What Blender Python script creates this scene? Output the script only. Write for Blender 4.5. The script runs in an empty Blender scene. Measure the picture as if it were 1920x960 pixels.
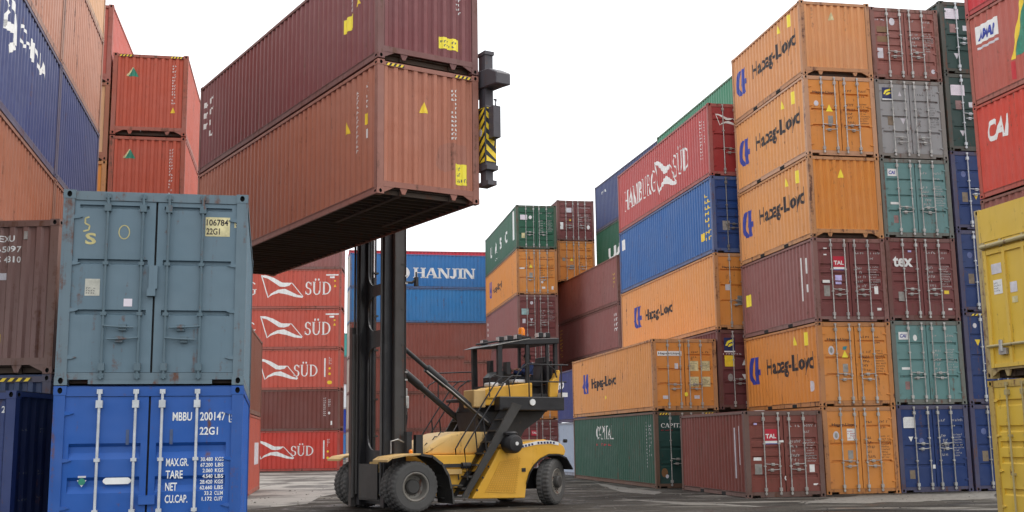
import bpy, bmesh, math, random
from mathutils import Vector, Matrix
R = math.radians
scene = bpy.context.scene
C = scene.collection
# ------------------------------------------------------------------ camera
F_PX, PITCH, ROLL, CAM_H = 2120.0, R(9.23), R(.763), 1.78
cam = bpy.data.cameras.new('camera')
cam.sensor_width = 36.0
cam.lens = F_PX / 1920 * 36.0
cam.clip_start, cam.clip_end = .1, 3000
camo = bpy.data.objects.new('camera', cam)
C.objects.link(camo)
up0 = Vector((0, -math.sin(PITCH), math.cos(PITCH)))
rx = Vector((1, 0, 0))
rt = rx * math.cos(ROLL) - up0 * math.sin(ROLL)
upv = rx * math.sin(ROLL) + up0 * math.cos(ROLL)
bk = -Vector((0, math.cos(PITCH), math.sin(PITCH)))
camo.matrix_world = Matrix(((rt.x, upv.x, bk.x, 0), (rt.y, upv.y, bk.y, 0), (rt.z, upv.z, bk.z, CAM_H), (0, 0, 0, 1)))
scene.camera = camo
# ------------------------------------------------------------------ sky, sun, exposure
SUN_EL, SUN_AZ = R(52), R(66)          # azimuth from +Y towards +X
world = bpy.data.worlds.new('World')
scene.world = world
world.use_nodes = True
wn, wl = world.node_tree.nodes, world.node_tree.links
wn.clear()
sky = wn.new('ShaderNodeTexSky')
sky.sky_type = 'NISHITA'
sky.sun_disc = False
sky.sun_elevation = SUN_EL
sky.sun_rotation = SUN_AZ
sky.air_density, sky.dust_density, sky.ozone_density = 1.0, 6.0, 1.0
cloud = wn.new('ShaderNodeMix')        # a closed cloud deck in front of the blue
cloud.data_type = 'RGBA'
cloud.inputs[0].default_value = .9
wl.new(sky.outputs[0], cloud.inputs[6])
cloud.inputs[7].default_value = (12.0, 12.3, 12.6, 1)
bg = wn.new('ShaderNodeBackground')
bg.inputs[1].default_value = .1
wo = wn.new('ShaderNodeOutputWorld')
wl.new(cloud.outputs[2], bg.inputs[0])
wl.new(bg.outputs[0], wo.inputs[0])
sun = bpy.data.lights.new('sun', 'SUN')
sun.energy, sun.angle, sun.color = 1.5, R(16), (1, .96, .9)
suno = bpy.data.objects.new('sun', sun)
C.objects.link(suno)
sd = Vector((math.sin(SUN_AZ) * math.cos(SUN_EL), math.cos(SUN_AZ) * math.cos(SUN_EL), math.sin(SUN_EL)))
suno.rotation_euler = (-sd).to_track_quat('-Z', 'Y').to_euler()
scene.view_settings.view_transform = 'Standard'
scene.view_settings.look = 'None'
scene.view_settings.gamma = 1
scene.view_settings.exposure = .57
scene.render.engine = 'CYCLES'
scene.cycles.max_bounces = 6
scene.cycles.use_denoising = True

# ------------------------------------------------------------------ materials
def new_mat(name):
    m = bpy.data.materials.new(name)
    m.use_nodes = True
    nt = m.node_tree
    return m, nt, nt.nodes['Principled BSDF']
def nd(nt, t, **kw):
    n = nt.nodes.new(t)
    for k, v in kw.items():
        setattr(n, k, v)
    return n
def mixc(nt, fac, a, b, blend='MIX'):
    n = nd(nt, 'ShaderNodeMix', data_type='RGBA', blend_type=blend)
    for s, v in ((n.inputs[0], fac), (n.inputs[6], a), (n.inputs[7], b)):
        if isinstance(v, (int, float)):
            s.default_value = v
        elif isinstance(v, tuple):
            s.default_value = (*v[:3], 1)
        else:
            nt.links.new(v, s)
    return n.outputs[2]
def noise(nt, vec, scale, detail=3, rough=.55):
    n = nd(nt, 'ShaderNodeTexNoise')
    n.inputs['Scale'].default_value = scale
    n.inputs['Detail'].default_value = detail
    n.inputs['Roughness'].default_value = rough
    nt.links.new(vec, n.inputs['Vector'])
    return n.outputs[0]
def ramp(nt, fac, lo, hi):
    n = nd(nt, 'ShaderNodeMapRange')
    n.inputs[1].default_value, n.inputs[2].default_value = lo, hi
    nt.links.new(fac, n.inputs[0])
    return n.outputs[0]
def offset_coords(nt, sc=(1, 1, 1)):
    tc = nd(nt, 'ShaderNodeTexCoord')
    oi = nd(nt, 'ShaderNodeObjectInfo')
    ml = nd(nt, 'ShaderNodeVectorMath', operation='MULTIPLY_ADD')
    cb = nd(nt, 'ShaderNodeCombineXYZ')
    for i in range(3):
        nt.links.new(oi.outputs['Random'], cb.inputs[i])
    nt.links.new(cb.outputs[0], ml.inputs[0])
    ml.inputs[1].default_value = (37, 51, 23)
    nt.links.new(tc.outputs['Object'], ml.inputs[2])
    mp = nd(nt, 'ShaderNodeMapping')
    mp.inputs[3].default_value = sc
    nt.links.new(ml.outputs[0], mp.inputs[0])
    return ml.outputs[0], mp.outputs[0]
PAINTS = {}
def paint(name, col, wear=.5, rough=.5, fade=.25, rust=(.12, .05, .03)):
    if name in PAINTS:
        return PAINTS[name]
    m, nt, b = new_mat(name)
    v, vs = offset_coords(nt, (2.2, 2.2, .16))
    big = noise(nt, v, .55, 4, .6)
    streak = noise(nt, vs, 3.0, 4, .6)
    fine = noise(nt, v, 7.0, 6, .7)
    fad = tuple(c * (1 - .45) + .45 * (sum(col) / 3 * .6 + .16) for c in col)
    drk = tuple(c * .62 for c in col)
    c1 = mixc(nt, ramp(nt, big, .38, .72), col, mixc(nt, fade, col, fad))
    c2 = mixc(nt, ramp(nt, streak, .5, .8), c1, drk)
    nt.nodes[-1].inputs[0]
    mul = nd(nt, 'ShaderNodeMath', operation='MULTIPLY')
    nt.links.new(ramp(nt, streak, .52, .85), mul.inputs[0])
    mul.inputs[1].default_value = .55 * wear + .1
    c2 = mixc(nt, mul.outputs[0], c1, drk)
    # rust: small spots joined to streaks
    ad = nd(nt, 'ShaderNodeMath', operation='MULTIPLY_ADD')
    nt.links.new(fine, ad.inputs[0])
    ad.inputs[1].default_value = .75
    nt.links.new(streak, ad.inputs[2])
    thr = 1.09 - .15 * wear
    rs = ramp(nt, ad.outputs[0], thr, thr + .16)
    c3 = mixc(nt, rs, c2, rust)
    nt.links.new(c3, b.inputs['Base Color'])
    b.inputs['Roughness'].default_value = rough
    b.inputs['Specular IOR Level'].default_value = .35
    bp = nd(nt, 'ShaderNodeBump')
    bp.inputs['Strength'].default_value = .45
    bp.inputs['Distance'].default_value = .07
    nt.links.new(noise(nt, v, 1.6, 2, .5), bp.inputs['Height'])
    nt.links.new(bp.outputs[0], b.inputs['Normal'])
    PAINTS[name] = m
    COLS[name] = col
    return m
COLS = {}
def frame_paint(m):
    """the scraped and dirty rails and posts that go with a wall paint"""
    c = COLS[m.name]
    return paint('worn_' + m.name, tuple(a * .62 + b * .38 for a, b in zip(c, (.15, .10, .075))), 1.0, .6, .5)
def plain(name, col, rough=.5, metal=0, var=.25, scale=6):
    if name in PAINTS:
        return PAINTS[name]
    m, nt, b = new_mat(name)
    v, vs = offset_coords(nt)
    n = noise(nt, v, scale, 4, .65)
    c = mixc(nt, ramp(nt, n, .35, .7), tuple(x * (1 - var) for x in col), tuple(min(1, x * (1 + var)) for x in col))
    nt.links.new(c, b.inputs['Base Color'])
    b.inputs['Roughness'].default_value = rough
    b.inputs['Metallic'].default_value = metal
    PAINTS[name] = m
    return m
WHITE = plain('white_lettering', (.78, .78, .76), .5, var=.08)
GREYM = plain('grey_lettering', (.12, .12, .12), .6)
BLACKM = plain('black_lettering', (.03, .02, .02), .6)
HBROWN = plain('brown_lettering', (.09, .03, .015), .6)
HBLUE = plain('blue_emblem', (.02, .04, .32), .5)
YEL = plain('yellow_decal', (.85, .6, .03), .5, var=.1)
YELB = plain('yellow_bright', (.9, .75, .05), .5, var=.05)
CREAM = plain('cream_plate', (.62, .55, .3), .6)
ALU = plain('metal_plate', (.3, .29, .27), .5, .2)
REDD = plain('red_decal', (.5, .015, .04), .5, var=.08)
TEALD = plain('green_decal', (.02, .22, .14), .5)
PALE = plain('pale_sticker', (.6, .58, .62), .6, var=.15)
RUBBER = plain('black_rubber', (.018, .018, .019), .7)
HOLE = plain('dark_recess', (.006, .006, .006), .9, var=0)  # near-black put in for the shade inside holes and pockets
CAST = paint('casting_steel', (.11, .085, .07), .9, .7)
GALV = plain('galvanised_rod', (.42, .41, .39), .45, .5)
GALVW = plain('white_rod', (.52, .54, .56), .4, .2, .15)
RODG = plain('grey_rod', (.22, .21, .2), .5, .4)
UNDER = paint('underside_tar', (.075, .05, .036), .9, .8)
HAZB = plain('hazard_black', (.02, .02, .02), .6)
OFFW = paint('pale_weathered', (.5, .46, .4), .5, .6)

# ------------------------------------------------------------------ mesh helpers
class MB:
    def __init__(s):
        s.v, s.f, s.mi = [], [], []
    def quad(s, pts, mi=0):
        b = len(s.v)
        s.v += [tuple(p) for p in pts]
        s.f.append(tuple(range(b, b + len(pts))))
        s.mi.append(mi)
    def box(s, x0, x1, y0, y1, z0, z1, mi=0):
        b = len(s.v)
        s.v += [(x, y, z) for z in (z0, z1) for y in (y0, y1) for x in (x0, x1)]
        for f in ((0, 2, 3, 1), (4, 5, 7, 6), (0, 1, 5, 4), (2, 6, 7, 3), (0, 4, 6, 2), (1, 3, 7, 5)):
            s.f.append(tuple(b + i for i in f))
            s.mi.append(mi)
    def tube(s, pts, r, n=8, mi=0, cap=True, r2=None):
        pts = [Vector(p) for p in pts]
        rings = []
        for i, p in enumerate(pts):
            if i == 0: d = pts[1] - p
            elif i == len(pts) - 1: d = p - pts[i - 1]
            else: d = (pts[i + 1] - p).normalized() + (p - pts[i - 1]).normalized()
            d.normalize()
            a = d.cross(Vector((0, 0, 1)))
            if a.length < 1e-3: a = Vector((1, 0, 0))
            a.normalize()
            c = d.cross(a)
            rr = r if r2 is None else r + (r2 - r) * i / (len(pts) - 1)
            b = len(s.v)
            s.v += [tuple(p + (a * math.cos(2 * math.pi * k / n) + c * math.sin(2 * math.pi * k / n)) * rr) for k in range(n)]
            rings.append(b)
        for b0, b1 in zip(rings, rings[1:]):
            for k in range(n):
                s.f.append((b0 + k, b0 + (k + 1) % n, b1 + (k + 1) % n, b1 + k)); s.mi.append(mi)
        if cap:
            s.f.append(tuple(rings[0] + k for k in range(n))[::-1]); s.mi.append(mi)
            s.f.append(tuple(rings[-1] + k for k in range(n))); s.mi.append(mi)
    def prism(s, poly, y0, y1, axis='y', mi=0):      # polygon (a,b) extruded along an axis
        n = len(poly)
        mk = {'y': lambda a, b, t: (a, t, b), 'x': lambda a, b, t: (t, a, b), 'z': lambda a, b, t: (a, b, t)}[axis]
        b = len(s.v)
        s.v += [mk(p[0], p[1], y0) for p in poly] + [mk(p[0], p[1], y1) for p in poly]
        s.f.append(tuple(b + i for i in range(n))); s.mi.append(mi)
        s.f.append(tuple(b + n + i for i in range(n))[::-1]); s.mi.append(mi)
        for i in range(n):
            j = (i + 1) % n
            s.f.append((b + i, b + n + i, b + n + j, b + j)); s.mi.append(mi)
    def lathe(s, prof, n=32, cx=0, cy=0, cz=0, axis='y', mi=0, tread=None):
        rings = []
        for r, t in prof:
            b = len(s.v)
            for k in range(n):
                a = 2 * math.pi * k / n
                rr = r
                if axis == 'y': s.v.append((cx + rr * math.cos(a), cy + t, cz + rr * math.sin(a)))
                elif axis == 'z': s.v.append((cx + rr * math.cos(a), cy + rr * math.sin(a), cz + t))
                else: s.v.append((cx + t, cy + rr * math.cos(a), cz + rr * math.sin(a)))
            rings.append(b)
        for b0, b1 in zip(rings, rings[1:]):
            for k in range(n):
                s.f.append((b0 + k, b0 + (k + 1) % n, b1 + (k + 1) % n, b1 + k)); s.mi.append(mi)
    def mesh(s, name, nslots=None, smooth=False, fix=True):
        me = bpy.data.meshes.new(name)
        me.from_pydata(s.v, [], s.f)
        for _ in range(nslots or (max(s.mi, default=0) + 1)):
            me.materials.append(None)
        me.polygons.foreach_set('material_index', s.mi)
        if fix:
            bm = bmesh.new(); bm.from_mesh(me)
            bmesh.ops.recalc_face_normals(bm, faces=bm.faces)
            bm.to_mesh(me); bm.free()
        if smooth:
            me.polygons.foreach_set('use_smooth', [True] * len(me.polygons))
            if hasattr(me, 'set_sharp_from_angle'):
                me.set_sharp_from_angle(angle=R(35))
        me.update()
        return me
def link(name, me, mats, parent=None, loc=None):
    o = bpy.data.objects.new(name, me)
    C.objects.link(o)
    if parent is not None: o.parent = parent
    if loc is not None: o.location = loc
    if mats is not None:
        if not isinstance(mats, (list, tuple)): mats = [mats]
        for sl, m in zip(o.material_slots, mats):
            sl.link = 'OBJECT'
            sl.material = m
    return o
def empty(name, loc=(0, 0, 0), rz=0):
    o = bpy.data.objects.new(name, None)
    C.objects.link(o)
    o.location = loc
    o.rotation_euler = (0, 0, rz)
    o.empty_display_size = .3
    return o
def tag(o, label, cat, group=None):
    o['label'] = label
    o['category'] = cat
    if group: o['group'] = group
    return o

# ------------------------------------------------------------------ flat lettering
TEXTS = {}
def text2d(body, size=1.0, bold=0.0, shear=0.0, space=1.0):
    key = (body, bold, shear, space)
    if key not in TEXTS:
        cu = bpy.data.curves.new('t', 'FONT')
        cu.body = body
        cu.size = 1.0
        cu.offset = bold
        cu.shear = shear
        cu.space_character = space
        cu.resolution_u = 3
        ob = bpy.data.objects.new('t', cu)
        C.objects.link(ob)
        bpy.context.view_layer.update()
        me = bpy.data.meshes.new_from_object(ob.evaluated_get(bpy.context.evaluated_depsgraph_get()))
        vs = [(v.co.x, v.co.y) for v in me.vertices]
        fs = [tuple(p.vertices) for p in me.polygons]
        bpy.data.objects.remove(ob); bpy.data.curves.remove(cu); bpy.data.meshes.remove(me)
        TEXTS[key] = (vs, fs)
    vs, fs = TEXTS[key]
    k = size / .72                   # size is the capital height
    return [(x * k, y * k) for x, y in vs], list(fs)
def bounds(vs):
    xs = [p[0] for p in vs]; ys = [p[1] for p in vs]
    return min(xs), max(xs), min(ys), max(ys)
def fit2d(s, x, z, w, h):
    vs, fs = s
    a, b, c, d = bounds(vs)
    return [(x + (p[0] - a) / (b - a) * w, z + (p[1] - c) / (d - c) * h) for p in vs], fs
def shift2d(s, dx, dz, kx=1, kz=1):
    return [(p[0] * kx + dx, p[1] * kz + dz) for p in s[0]], s[1]
class Multi(list): pass
def join2d(*ss):
    """several separate marks: each becomes an object of its own"""
    return Multi(ss)
def merge2d(*ss):
    V, Fs = [], []
    for vs, fs in ss:
        b = len(V); V += vs; Fs += [tuple(b + i for i in f) for f in fs]
    return V, Fs
def poly2d(*polys):
    V, Fs = [], []
    for p in polys:
        b = len(V); V += list(p); Fs.append(tuple(range(b, b + len(p))))
    return V, Fs
def rect2d(x, z, w, h):
    return poly2d([(x, z), (x + w, z), (x + w, z + h), (x, z + h)])
def marks2d(x, z, w, h, rows, seed, blocks=9):
    """lines of print too small to read"""
    rnd = random.Random(seed)
    out = []
    rh = h / rows
    for r in range(rows):
        k = blocks + rnd.randint(-2, 1)
        cw = w / blocks
        for i in range(max(2, k)):
            if rnd.random() < .12: continue
            x0 = x + i * cw
            zz = z + h - (r + 1) * rh + rh * .2
            out.append([(x0, zz), (x0 + cw * .3, zz), (x0 + cw * .3, zz + rh * .5), (x0, zz + rh * .5)])
            if rnd.random() < .75:
                zz2 = zz + rnd.choice((0, rh * .25, rh * .45))
                out.append([(x0 + cw * .3, zz2), (x0 + cw * .72, zz2), (x0 + cw * .72, zz2 + rh * .17), (x0 + cw * .3, zz2 + rh * .17)])
    return poly2d(*out)
def ellipse2d(x, z, rx_, rz_, n=14):
    return poly2d([(x + rx_ * math.cos(2 * math.pi * k / n), z + rz_ * math.sin(2 * math.pi * k / n)) for k in range(n)])
def tri2d(x, z, w, h, down=False):
    return poly2d([(x, z), (x + w, z), (x + w / 2, z + h)] if not down else [(x, z + h), (x + w / 2, z), (x + w, z + h)])
def hapag_emblem(x, z, w, h):
    qs = [[(.2, 1), (.52, 1), (.36, .36), (0, .36)], [(0, .36), (.36, .36), (.62, 0), (.28, 0)], [(.6, 1), (1, 1), (.84, .42), (.5, .42)],
          [(.5, .42), (.84, .42), (1.02, 0), (.68, 0)], [(.8, .54), (1.06, .54), (1.06, .33), (.8, .33)]]
    return poly2d(*[[(x + p[0] * w, z + p[1] * h) for p in q] for q in qs])
def sud_emblem(x, z, w, h):
    u = [(0, 1), (.13, .99), (.3, .88), (.5, .67), (.73, .66), (.66, .53), (.55, .48), (.44, .5), (.3, .68), (.16, .85), (0, .93)]
    l = [(.16, 0), (.24, .2), (.4, .36), (.56, .4), (.7, .28), (.85, .14), (1, .07), (.97, 0), (.8, .04), (.62, .15), (.42, .22), (.26, .13)]
    s1 = [(0, .97), (.025, .97), (.185, .02), (.16, .02)]
    s2 = [(.715, .65), (.74, .65), (1, .06), (.975, .06)]
    return poly2d(*[[(x + p[0] * w, z + p[1] * h) for p in q] for q in (u, l, s1, s2)])
def stroke2d(pts, w):
    out = []
    for (x0, z0), (x1, z1) in zip(pts, pts[1:]):
        d = math.hypot(x1 - x0, z1 - z0) or 1
        nx, nz = -(z1 - z0) / d * w / 2, (x1 - x0) / d * w / 2
        out.append([(x0 + nx, z0 + nz), (x0 - nx, z0 - nz), (x1 - nx, z1 - nz), (x1 + nx, z1 + nz)])
    return poly2d(*out)
def serif2d(word, x, z, w, h, T=.17, t=.075, sf=.06):
    """capital letters with serifs from thick and thin strokes"""
    def vbar(a, wd=T, z0=0, z1=1, top=True, bot=True):
        q = [[(a, z0), (a + wd, z0), (a + wd, z1), (a, z1)]]
        if bot: q.append([(a - sf, z0), (a + wd + sf, z0), (a + wd + sf, z0 + t * .7), (a - sf, z0 + t * .7)])
        if top: q.append([(a - sf, z1 - t * .7), (a + wd + sf, z1 - t * .7), (a + wd + sf, z1), (a - sf, z1)])
        return q
    def arc(cx, cz, ra, rb, a0, a1, thick, n=12):
        q = []
        for k in range(n):
            A, B = R(a0 + (a1 - a0) * k / n), R(a0 + (a1 - a0) * (k + 1) / n)
            f = lambda A: (t + (thick - t) * abs(math.cos(A)))
            i0, i1 = f(A), f(B)
            q.append([(cx + ra * math.cos(A), cz + rb * math.sin(A)), (cx + ra * math.cos(B), cz + rb * math.sin(B)),
                      (cx + (ra - i1) * math.cos(B), cz + (rb - t) * math.sin(B)), (cx + (ra - i0) * math.cos(A), cz + (rb - t) * math.sin(A))])
        return q
    def diag(x0, z0, x1, z1, wd):
        return [[(x0, z0), (x0 + wd, z0), (x1 + wd, z1), (x1, z1)]]
    G = {}
    G['H'] = (.95, vbar(.08) + vbar(.68) + [[(.25, .47), (.68, .47), (.68, .55), (.25, .55)]])
    G['A'] = (.92, diag(.0, 0, .38, 1, t) + diag(.68, 0, .36, 1, T * 1.1) + [[(.2, .3), (.7, .3), (.68, .37), (.2, .37)], [(-.08, 0), (.2, 0), (.2, t * .7), (-.08, t * .7)], [(.58, 0), (.98, 0), (.98, t * .7), (.58, t * .7)]])
    G['N'] = (.98, vbar(.08, t) + vbar(.8, t, bot=False) + diag(.7, 0, .06, 1, T * 1.1))
    G['J'] = (.55, vbar(.25, T, .2, 1, bot=False) + arc(.18, .22, .24, .24, 180, 360, T))
    G['I'] = (.36, vbar(.09))
    G['M'] = (1.15, vbar(.08, t) + vbar(.9, T) + diag(.5, 0, .06, 1, T) + diag(.5, 0, .86, 1, t))
    G['B'] = (.8, vbar(.08) + arc(.25, .75, .4, .25, -90, 90, T) + arc(.25, .27, .47, .27, -90, 90, T))
    G['U'] = (.92, vbar(.08, T, .3, 1, bot=False) + vbar(.72, t, .3, 1, bot=False) + arc(.44, .32, .36, .33, 180, 360, T))
    G['R'] = (.88, vbar(.08) + arc(.25, .74, .42, .26, -90, 90, T) + diag(.66, 0, .36, .5, T))
    G['G'] = (.92, arc(.48, .5, .47, .51, 45, 318, T, 16) + [[(.66, .1), (.83, .1), (.83, .46), (.66, .46)], [(.55, .4), (.95, .4), (.95, .46), (.55, .46)]])
    G['C'] = (.88, arc(.48, .5, .47, .51, 48, 312, T, 16) + [[(.74, .62), (.82, .62), (.82, .95), (.74, .88)]])
    G['S'] = (.68, arc(.33, .74, .29, .27, 25, 270, T, 12) + arc(.33, .26, .31, .27, -155, 90, T, 12) + [[(.56, .72), (.62, .72), (.62, .98), (.56, .92)], [(.03, .02), (.09, .08), (.09, .3), (.03, .3)]])
    G['D'] = (.95, vbar(.08) + arc(.25, .5, .64, .5, -90, 90, T, 14))
    G['P'] = (.78, vbar(.08) + arc(.25, .72, .44, .28, -90, 90, T))
    G['T'] = (.84, vbar(.33, top=False) + [[(.02, .92), (.82, .92), (.82, 1), (.02, 1)], [(.02, .74), (.08, .74), (.1, .92), (.02, .92)], [(.76, .74), (.82, .74), (.82, .92), (.74, .92)]])
    G['L'] = (.74, vbar(.08) + [[(.25, 0), (.7, 0), (.72, .28), (.66, .28), (.6, .08), (.25, .08)]])
    G['Ü'] = (G['U'][0], G['U'][1] + ellipse_polys(.3, 1.17, .09) + ellipse_polys(.62, 1.17, .09))
    P, cx = [], 0
    for ch in word:
        wd, qs = G[ch]
        P += [[(p[0] + cx, p[1]) for p in q] for q in qs]
        cx += wd + .06
    vs, fs = poly2d(*P)
    return [(x + p[0] / cx * w, z + p[1] * h) for p in vs], fs
def ellipse_polys(x, z, r, n=10):
    return [[(x + r * math.cos(2 * math.pi * k / n), z + r * math.sin(2 * math.pi * k / n)) for k in range(n)]]

# ------------------------------------------------------------------ container parts (cached, shared by every copy)
W = 2.438
CACHE = {}
def cached(key, fn):
    if key not in CACHE:
        CACHE[key] = fn()
    return CACHE[key]
def wave(length, pitch, depth, flat=.26):
    """fold positions and depths of the trapezoid sheet"""
    n = max(1, round(length / pitch))
    p = length / n
    pts = []
    for i in range(n):
        a = i * p
        pts += [(a, 0), (a + p * flat, 0), (a + p * .5, depth), (a + p * (.5 + flat), depth)]
    pts.append((length, 0))
    return pts
def depth_at(pts, s):
    if s <= pts[0][0]: return pts[0][1]
    for (a, d0), (b, d1) in zip(pts, pts[1:]):
        if s <= b: return d0 + (d1 - d0) * (s - a) / (b - a)
    return pts[-1][1]
SIDE_IN, END_IN = .018, .016
def side_wave(L): return wave(L - .3, .276, .039)
END_WAVE = wave(W - .32, .235, .046, .33)
def sheet(pts, fn, z0, z1):
    m = MB()
    for s, d in pts:
        m.v += [fn(s, d, z0), fn(s, d, z1)]
    for i in range(len(pts) - 1):
        a = 2 * i
        m.f.append((a, a + 2, a + 3, a + 1)); m.mi.append(0)
    return m
def m_side(L, H, right):
    def mk():
        f = (lambda s, d, z: (W - SIDE_IN - d, .15 + s, z)) if right else (lambda s, d, z: (SIDE_IN + d, .15 + s, z))
        return sheet(side_wave(L), f, .15, H - .07).mesh('side_wall', fix=False)
    return cached(('side', L, H, right), mk)
def m_end(H, y=0, name='end_wall', L=0):
    def mk():
        f = (lambda s, d, z: (.16 + s, END_IN + d, z)) if not L else (lambda s, d, z: (.16 + s, L - END_IN - d, z))
        return sheet(END_WAVE, f, .26 if not L else .15, H - .1).mesh('end_wall', fix=False)
    return cached(('end', H, L), mk)
def m_frame(L, H, kind, pockets):
    def mk():
        m = MB()
        fw = .145 if kind != 'door' else .10
        for x0, x1, rw in ((0, 1, 0), (1, 0, 1)):
            for y0, ww in ((0, fw), (L - .145, .145)):
                xa = 0 if x0 == 0 else W - .15
                m.box(xa + .002, xa + .148, y0 + .002, y0 + max(ww, .145) - .002, .119, H - .119)
        for xa in (0.004, W - .064):                       # long rails
            m.box(xa, xa + .06, .18, L - .18, H - .085, H - .014)
            if pockets and L < 7:
                cs = [(.18, 1.85), (2.2, 3.86), (4.21, L - .18)]
            else:
                cs = [(.18, L - .18)]
            for a, b in cs:
                m.box(xa + (.012 if xa < 1 else 0), xa + (.06 if xa < 1 else .048), a, b, .016, .165)
            m.box(xa + .012, xa + .05, .18, L - .18, .12, .158)
        if kind == 'door':
            m.box(.148, W - .148, .012, .09, H - .135, H - .012)
            m.box(.148, W - .148, .02, .1, .075, .165)
            m.box(.42, W - .42, .022, .09, .015, .08)
        else:
            m.box(.148, W - .148, .006, .07, H - .125, H - .03)
            m.box(.148, W - .148, .006, .07, .155, .275)
            for cx in (.62, W - .62):                      # lugs under the end rail
                m.prism([(cx - .09, .156), (cx + .09, .156), (cx + .035, .03), (cx - .035, .03)], .02, .05)
            m.prism([(.149, .154), (.40, .154), (.149, .03)], .012, .04)
            m.prism([(W - .149, .154), (W - .40, .154), (W - .149, .03)], .012, .04)
        m.box(.148, W - .148, L - .07, L - .006, H - .1, H - .02)
        m.box(.148, W - .148, L - .07, L - .006, .03, .16)
        return m.mesh('frame')
    return cached(('frame', L, H, kind, pockets), mk)
def m_casting(sx, sy):
    """corner casting with oval holes in its outer faces; local origin at the outer corner"""
    def mk():
        m = MB()
        w, l, h = .162, .178, .118
        def plate(fn, a, b, rx_, rz_):
            n = 12
            ring = []
            out = []
            for k in range(n):
                t = 2 * math.pi * (k + .5) / n
                c, s = math.cos(t), math.sin(t)
                ring.append((a / 2 + rx_ * c, b / 2 + rz_ * s))
                q = max(abs(c) / (a / 2), abs(s) / (b / 2))
                out.append((a / 2 + c / q, b / 2 + s / q))
            for k in range(n):
                j = (k + 1) % n
                m.quad([fn(*out[k], 0), fn(*out[j], 0), fn(*ring[j], 0), fn(*ring[k], 0)])
                m.quad([fn(*ring[k], 0), fn(*ring[j], 0), fn(*ring[j], .05), fn(*ring[k], .05)], 1)
            for cxy in ((0, 0), (a, 0), (a, b), (0, b)):
                pass
            # fill the square corners left by the ring
            for (ax, az) in ((0, 0), (a, 0), (a, b), (0, b)):
                near = sorted(range(n), key=lambda k: (out[k][0] - ax) ** 2 + (out[k][1] - az) ** 2)[:2]
                m.quad([fn(ax, az, 0), fn(*out[near[0]], 0), fn(*out[near[1]], 0)])
            m.quad([fn(*ring[k], .05) for k in range(n)], 1)  # black cap paints the dark depth of the hole
        plate(lambda a, b, d: (sx * a, sy * d, b), w, h, .032, .042)          # end face
        plate(lambda a, b, d: (sx * d, sy * a, b), l, h, .042, .03)           # side face
        m.quad([(sx * w, 0, 0), (sx * w, sy * l, 0), (sx * w, sy * l, h), (sx * w, 0, h)])
        m.quad([(0, sy * l, 0), (sx * w, sy * l, 0), (sx * w, sy * l, h), (0, sy * l, h)])
        m.quad([(0, 0, 0), (sx * w, 0, 0), (sx * w, sy * l, 0), (0, sy * l, 0)])
        m.quad([(0, 0, h), (sx * w, 0, h), (sx * w, sy * l, h), (0, sy * l, h)])
        me = m.mesh('corner_casting', 2)
        return me
    return cached(('cast', sx, sy), mk)
STYLES = {   # door grooves as (height fraction, width, depth)
    'hapag': [(.80, .075, .045), (.575, .075, .045), (.35, .075, .045)],
    'teal': [(.75, .09, .045), (.52, .09, .045), (.3, .09, .045)],
    'tal': [(.88, .13, .036), (.68, .13, .036), (.56, .13, .036), (.44, .13, .036), (.2, .13, .036)],
    'five': [(.85, .11, .036), (.66, .11, .036), (.47, .11, .036), (.3, .11, .036), (.14, .11, .036)],
    'blue': [(.77, .1, .03), (.52, .1, .03), (.27, .1, .03)],
    'plate': [(.64, .075, .055), (.345, .075, .055), (.965, .05, .045)],
    'mbbu': [(.68, .21, .05), (.485, .21, .05), (.24, .21, .05)],
}
DOOR_Y = .028
def m_door(H, x0, x1, style, hinge_left):
    def mk():
        m = MB()
        z0, z1 = .17, H - .14
        b = .085
        gs = [g for g in STYLES[style] if g[1] > 0]
        prof = [(z0, 0)]
        for fr, w, d in sorted(gs):
            zc = z0 + fr * (z1 - z0)
            s = w * .42 if style == 'mbbu' else min(w * .3, .03)
            prof += [(zc - w / 2, 0), (zc - w / 2 + s, d), (zc + w / 2 - s * .5, d), (zc + w / 2, 0)]
            for xx in (x0 + b, x1 - b):
                m.quad([(xx, DOOR_Y, zc - w / 2), (xx, DOOR_Y + d, zc - w / 2 + s), (xx, DOOR_Y + d, zc + w / 2 - s * .5), (xx, DOOR_Y, zc + w / 2)])
        prof.append((z1, 0))
        for (za, da), (zb, db) in zip(prof, prof[1:]):
            m.quad([(x0 + b, DOOR_Y + da, za), (x1 - b, DOOR_Y + da, za), (x1 - b, DOOR_Y + db, zb), (x0 + b, DOOR_Y + db, zb)])
        for xa, xb in ((x0, x0 + b), (x1 - b, x1)):
            m.quad([(xa, DOOR_Y, z0), (xb, DOOR_Y, z0), (xb, DOOR_Y, z1), (xa, DOOR_Y, z1)])
        for xa in (x0, x1):
            m.quad([(xa, DOOR_Y, z0), (xa, DOOR_Y + .05, z0), (xa, DOOR_Y + .05, z1), (xa, DOOR_Y, z1)])
        for za in (z0, z1):
            m.quad([(x0, DOOR_Y, za), (x1, DOOR_Y, za), (x1, DOOR_Y + .05, za), (x0, DOOR_Y + .05, za)])
        return m.mesh('door')
    return cached(('door', H, x0, x1, style), mk)
def m_hinge(left):
    def mk():
        m = MB()
        if left: m.prism([(.06, -.035), (.2, -.022), (.26, 0), (.2, .022), (.06, .035)], .004, DOOR_Y + .004)
        else: m.prism([(W - .06, -.035), (W - .2, -.022), (W - .26, 0), (W - .2, .022), (W - .06, .035)], .004, DOOR_Y + .004)
        return m.mesh('hinge')
    return cached(('hinge', left), mk)
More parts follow.
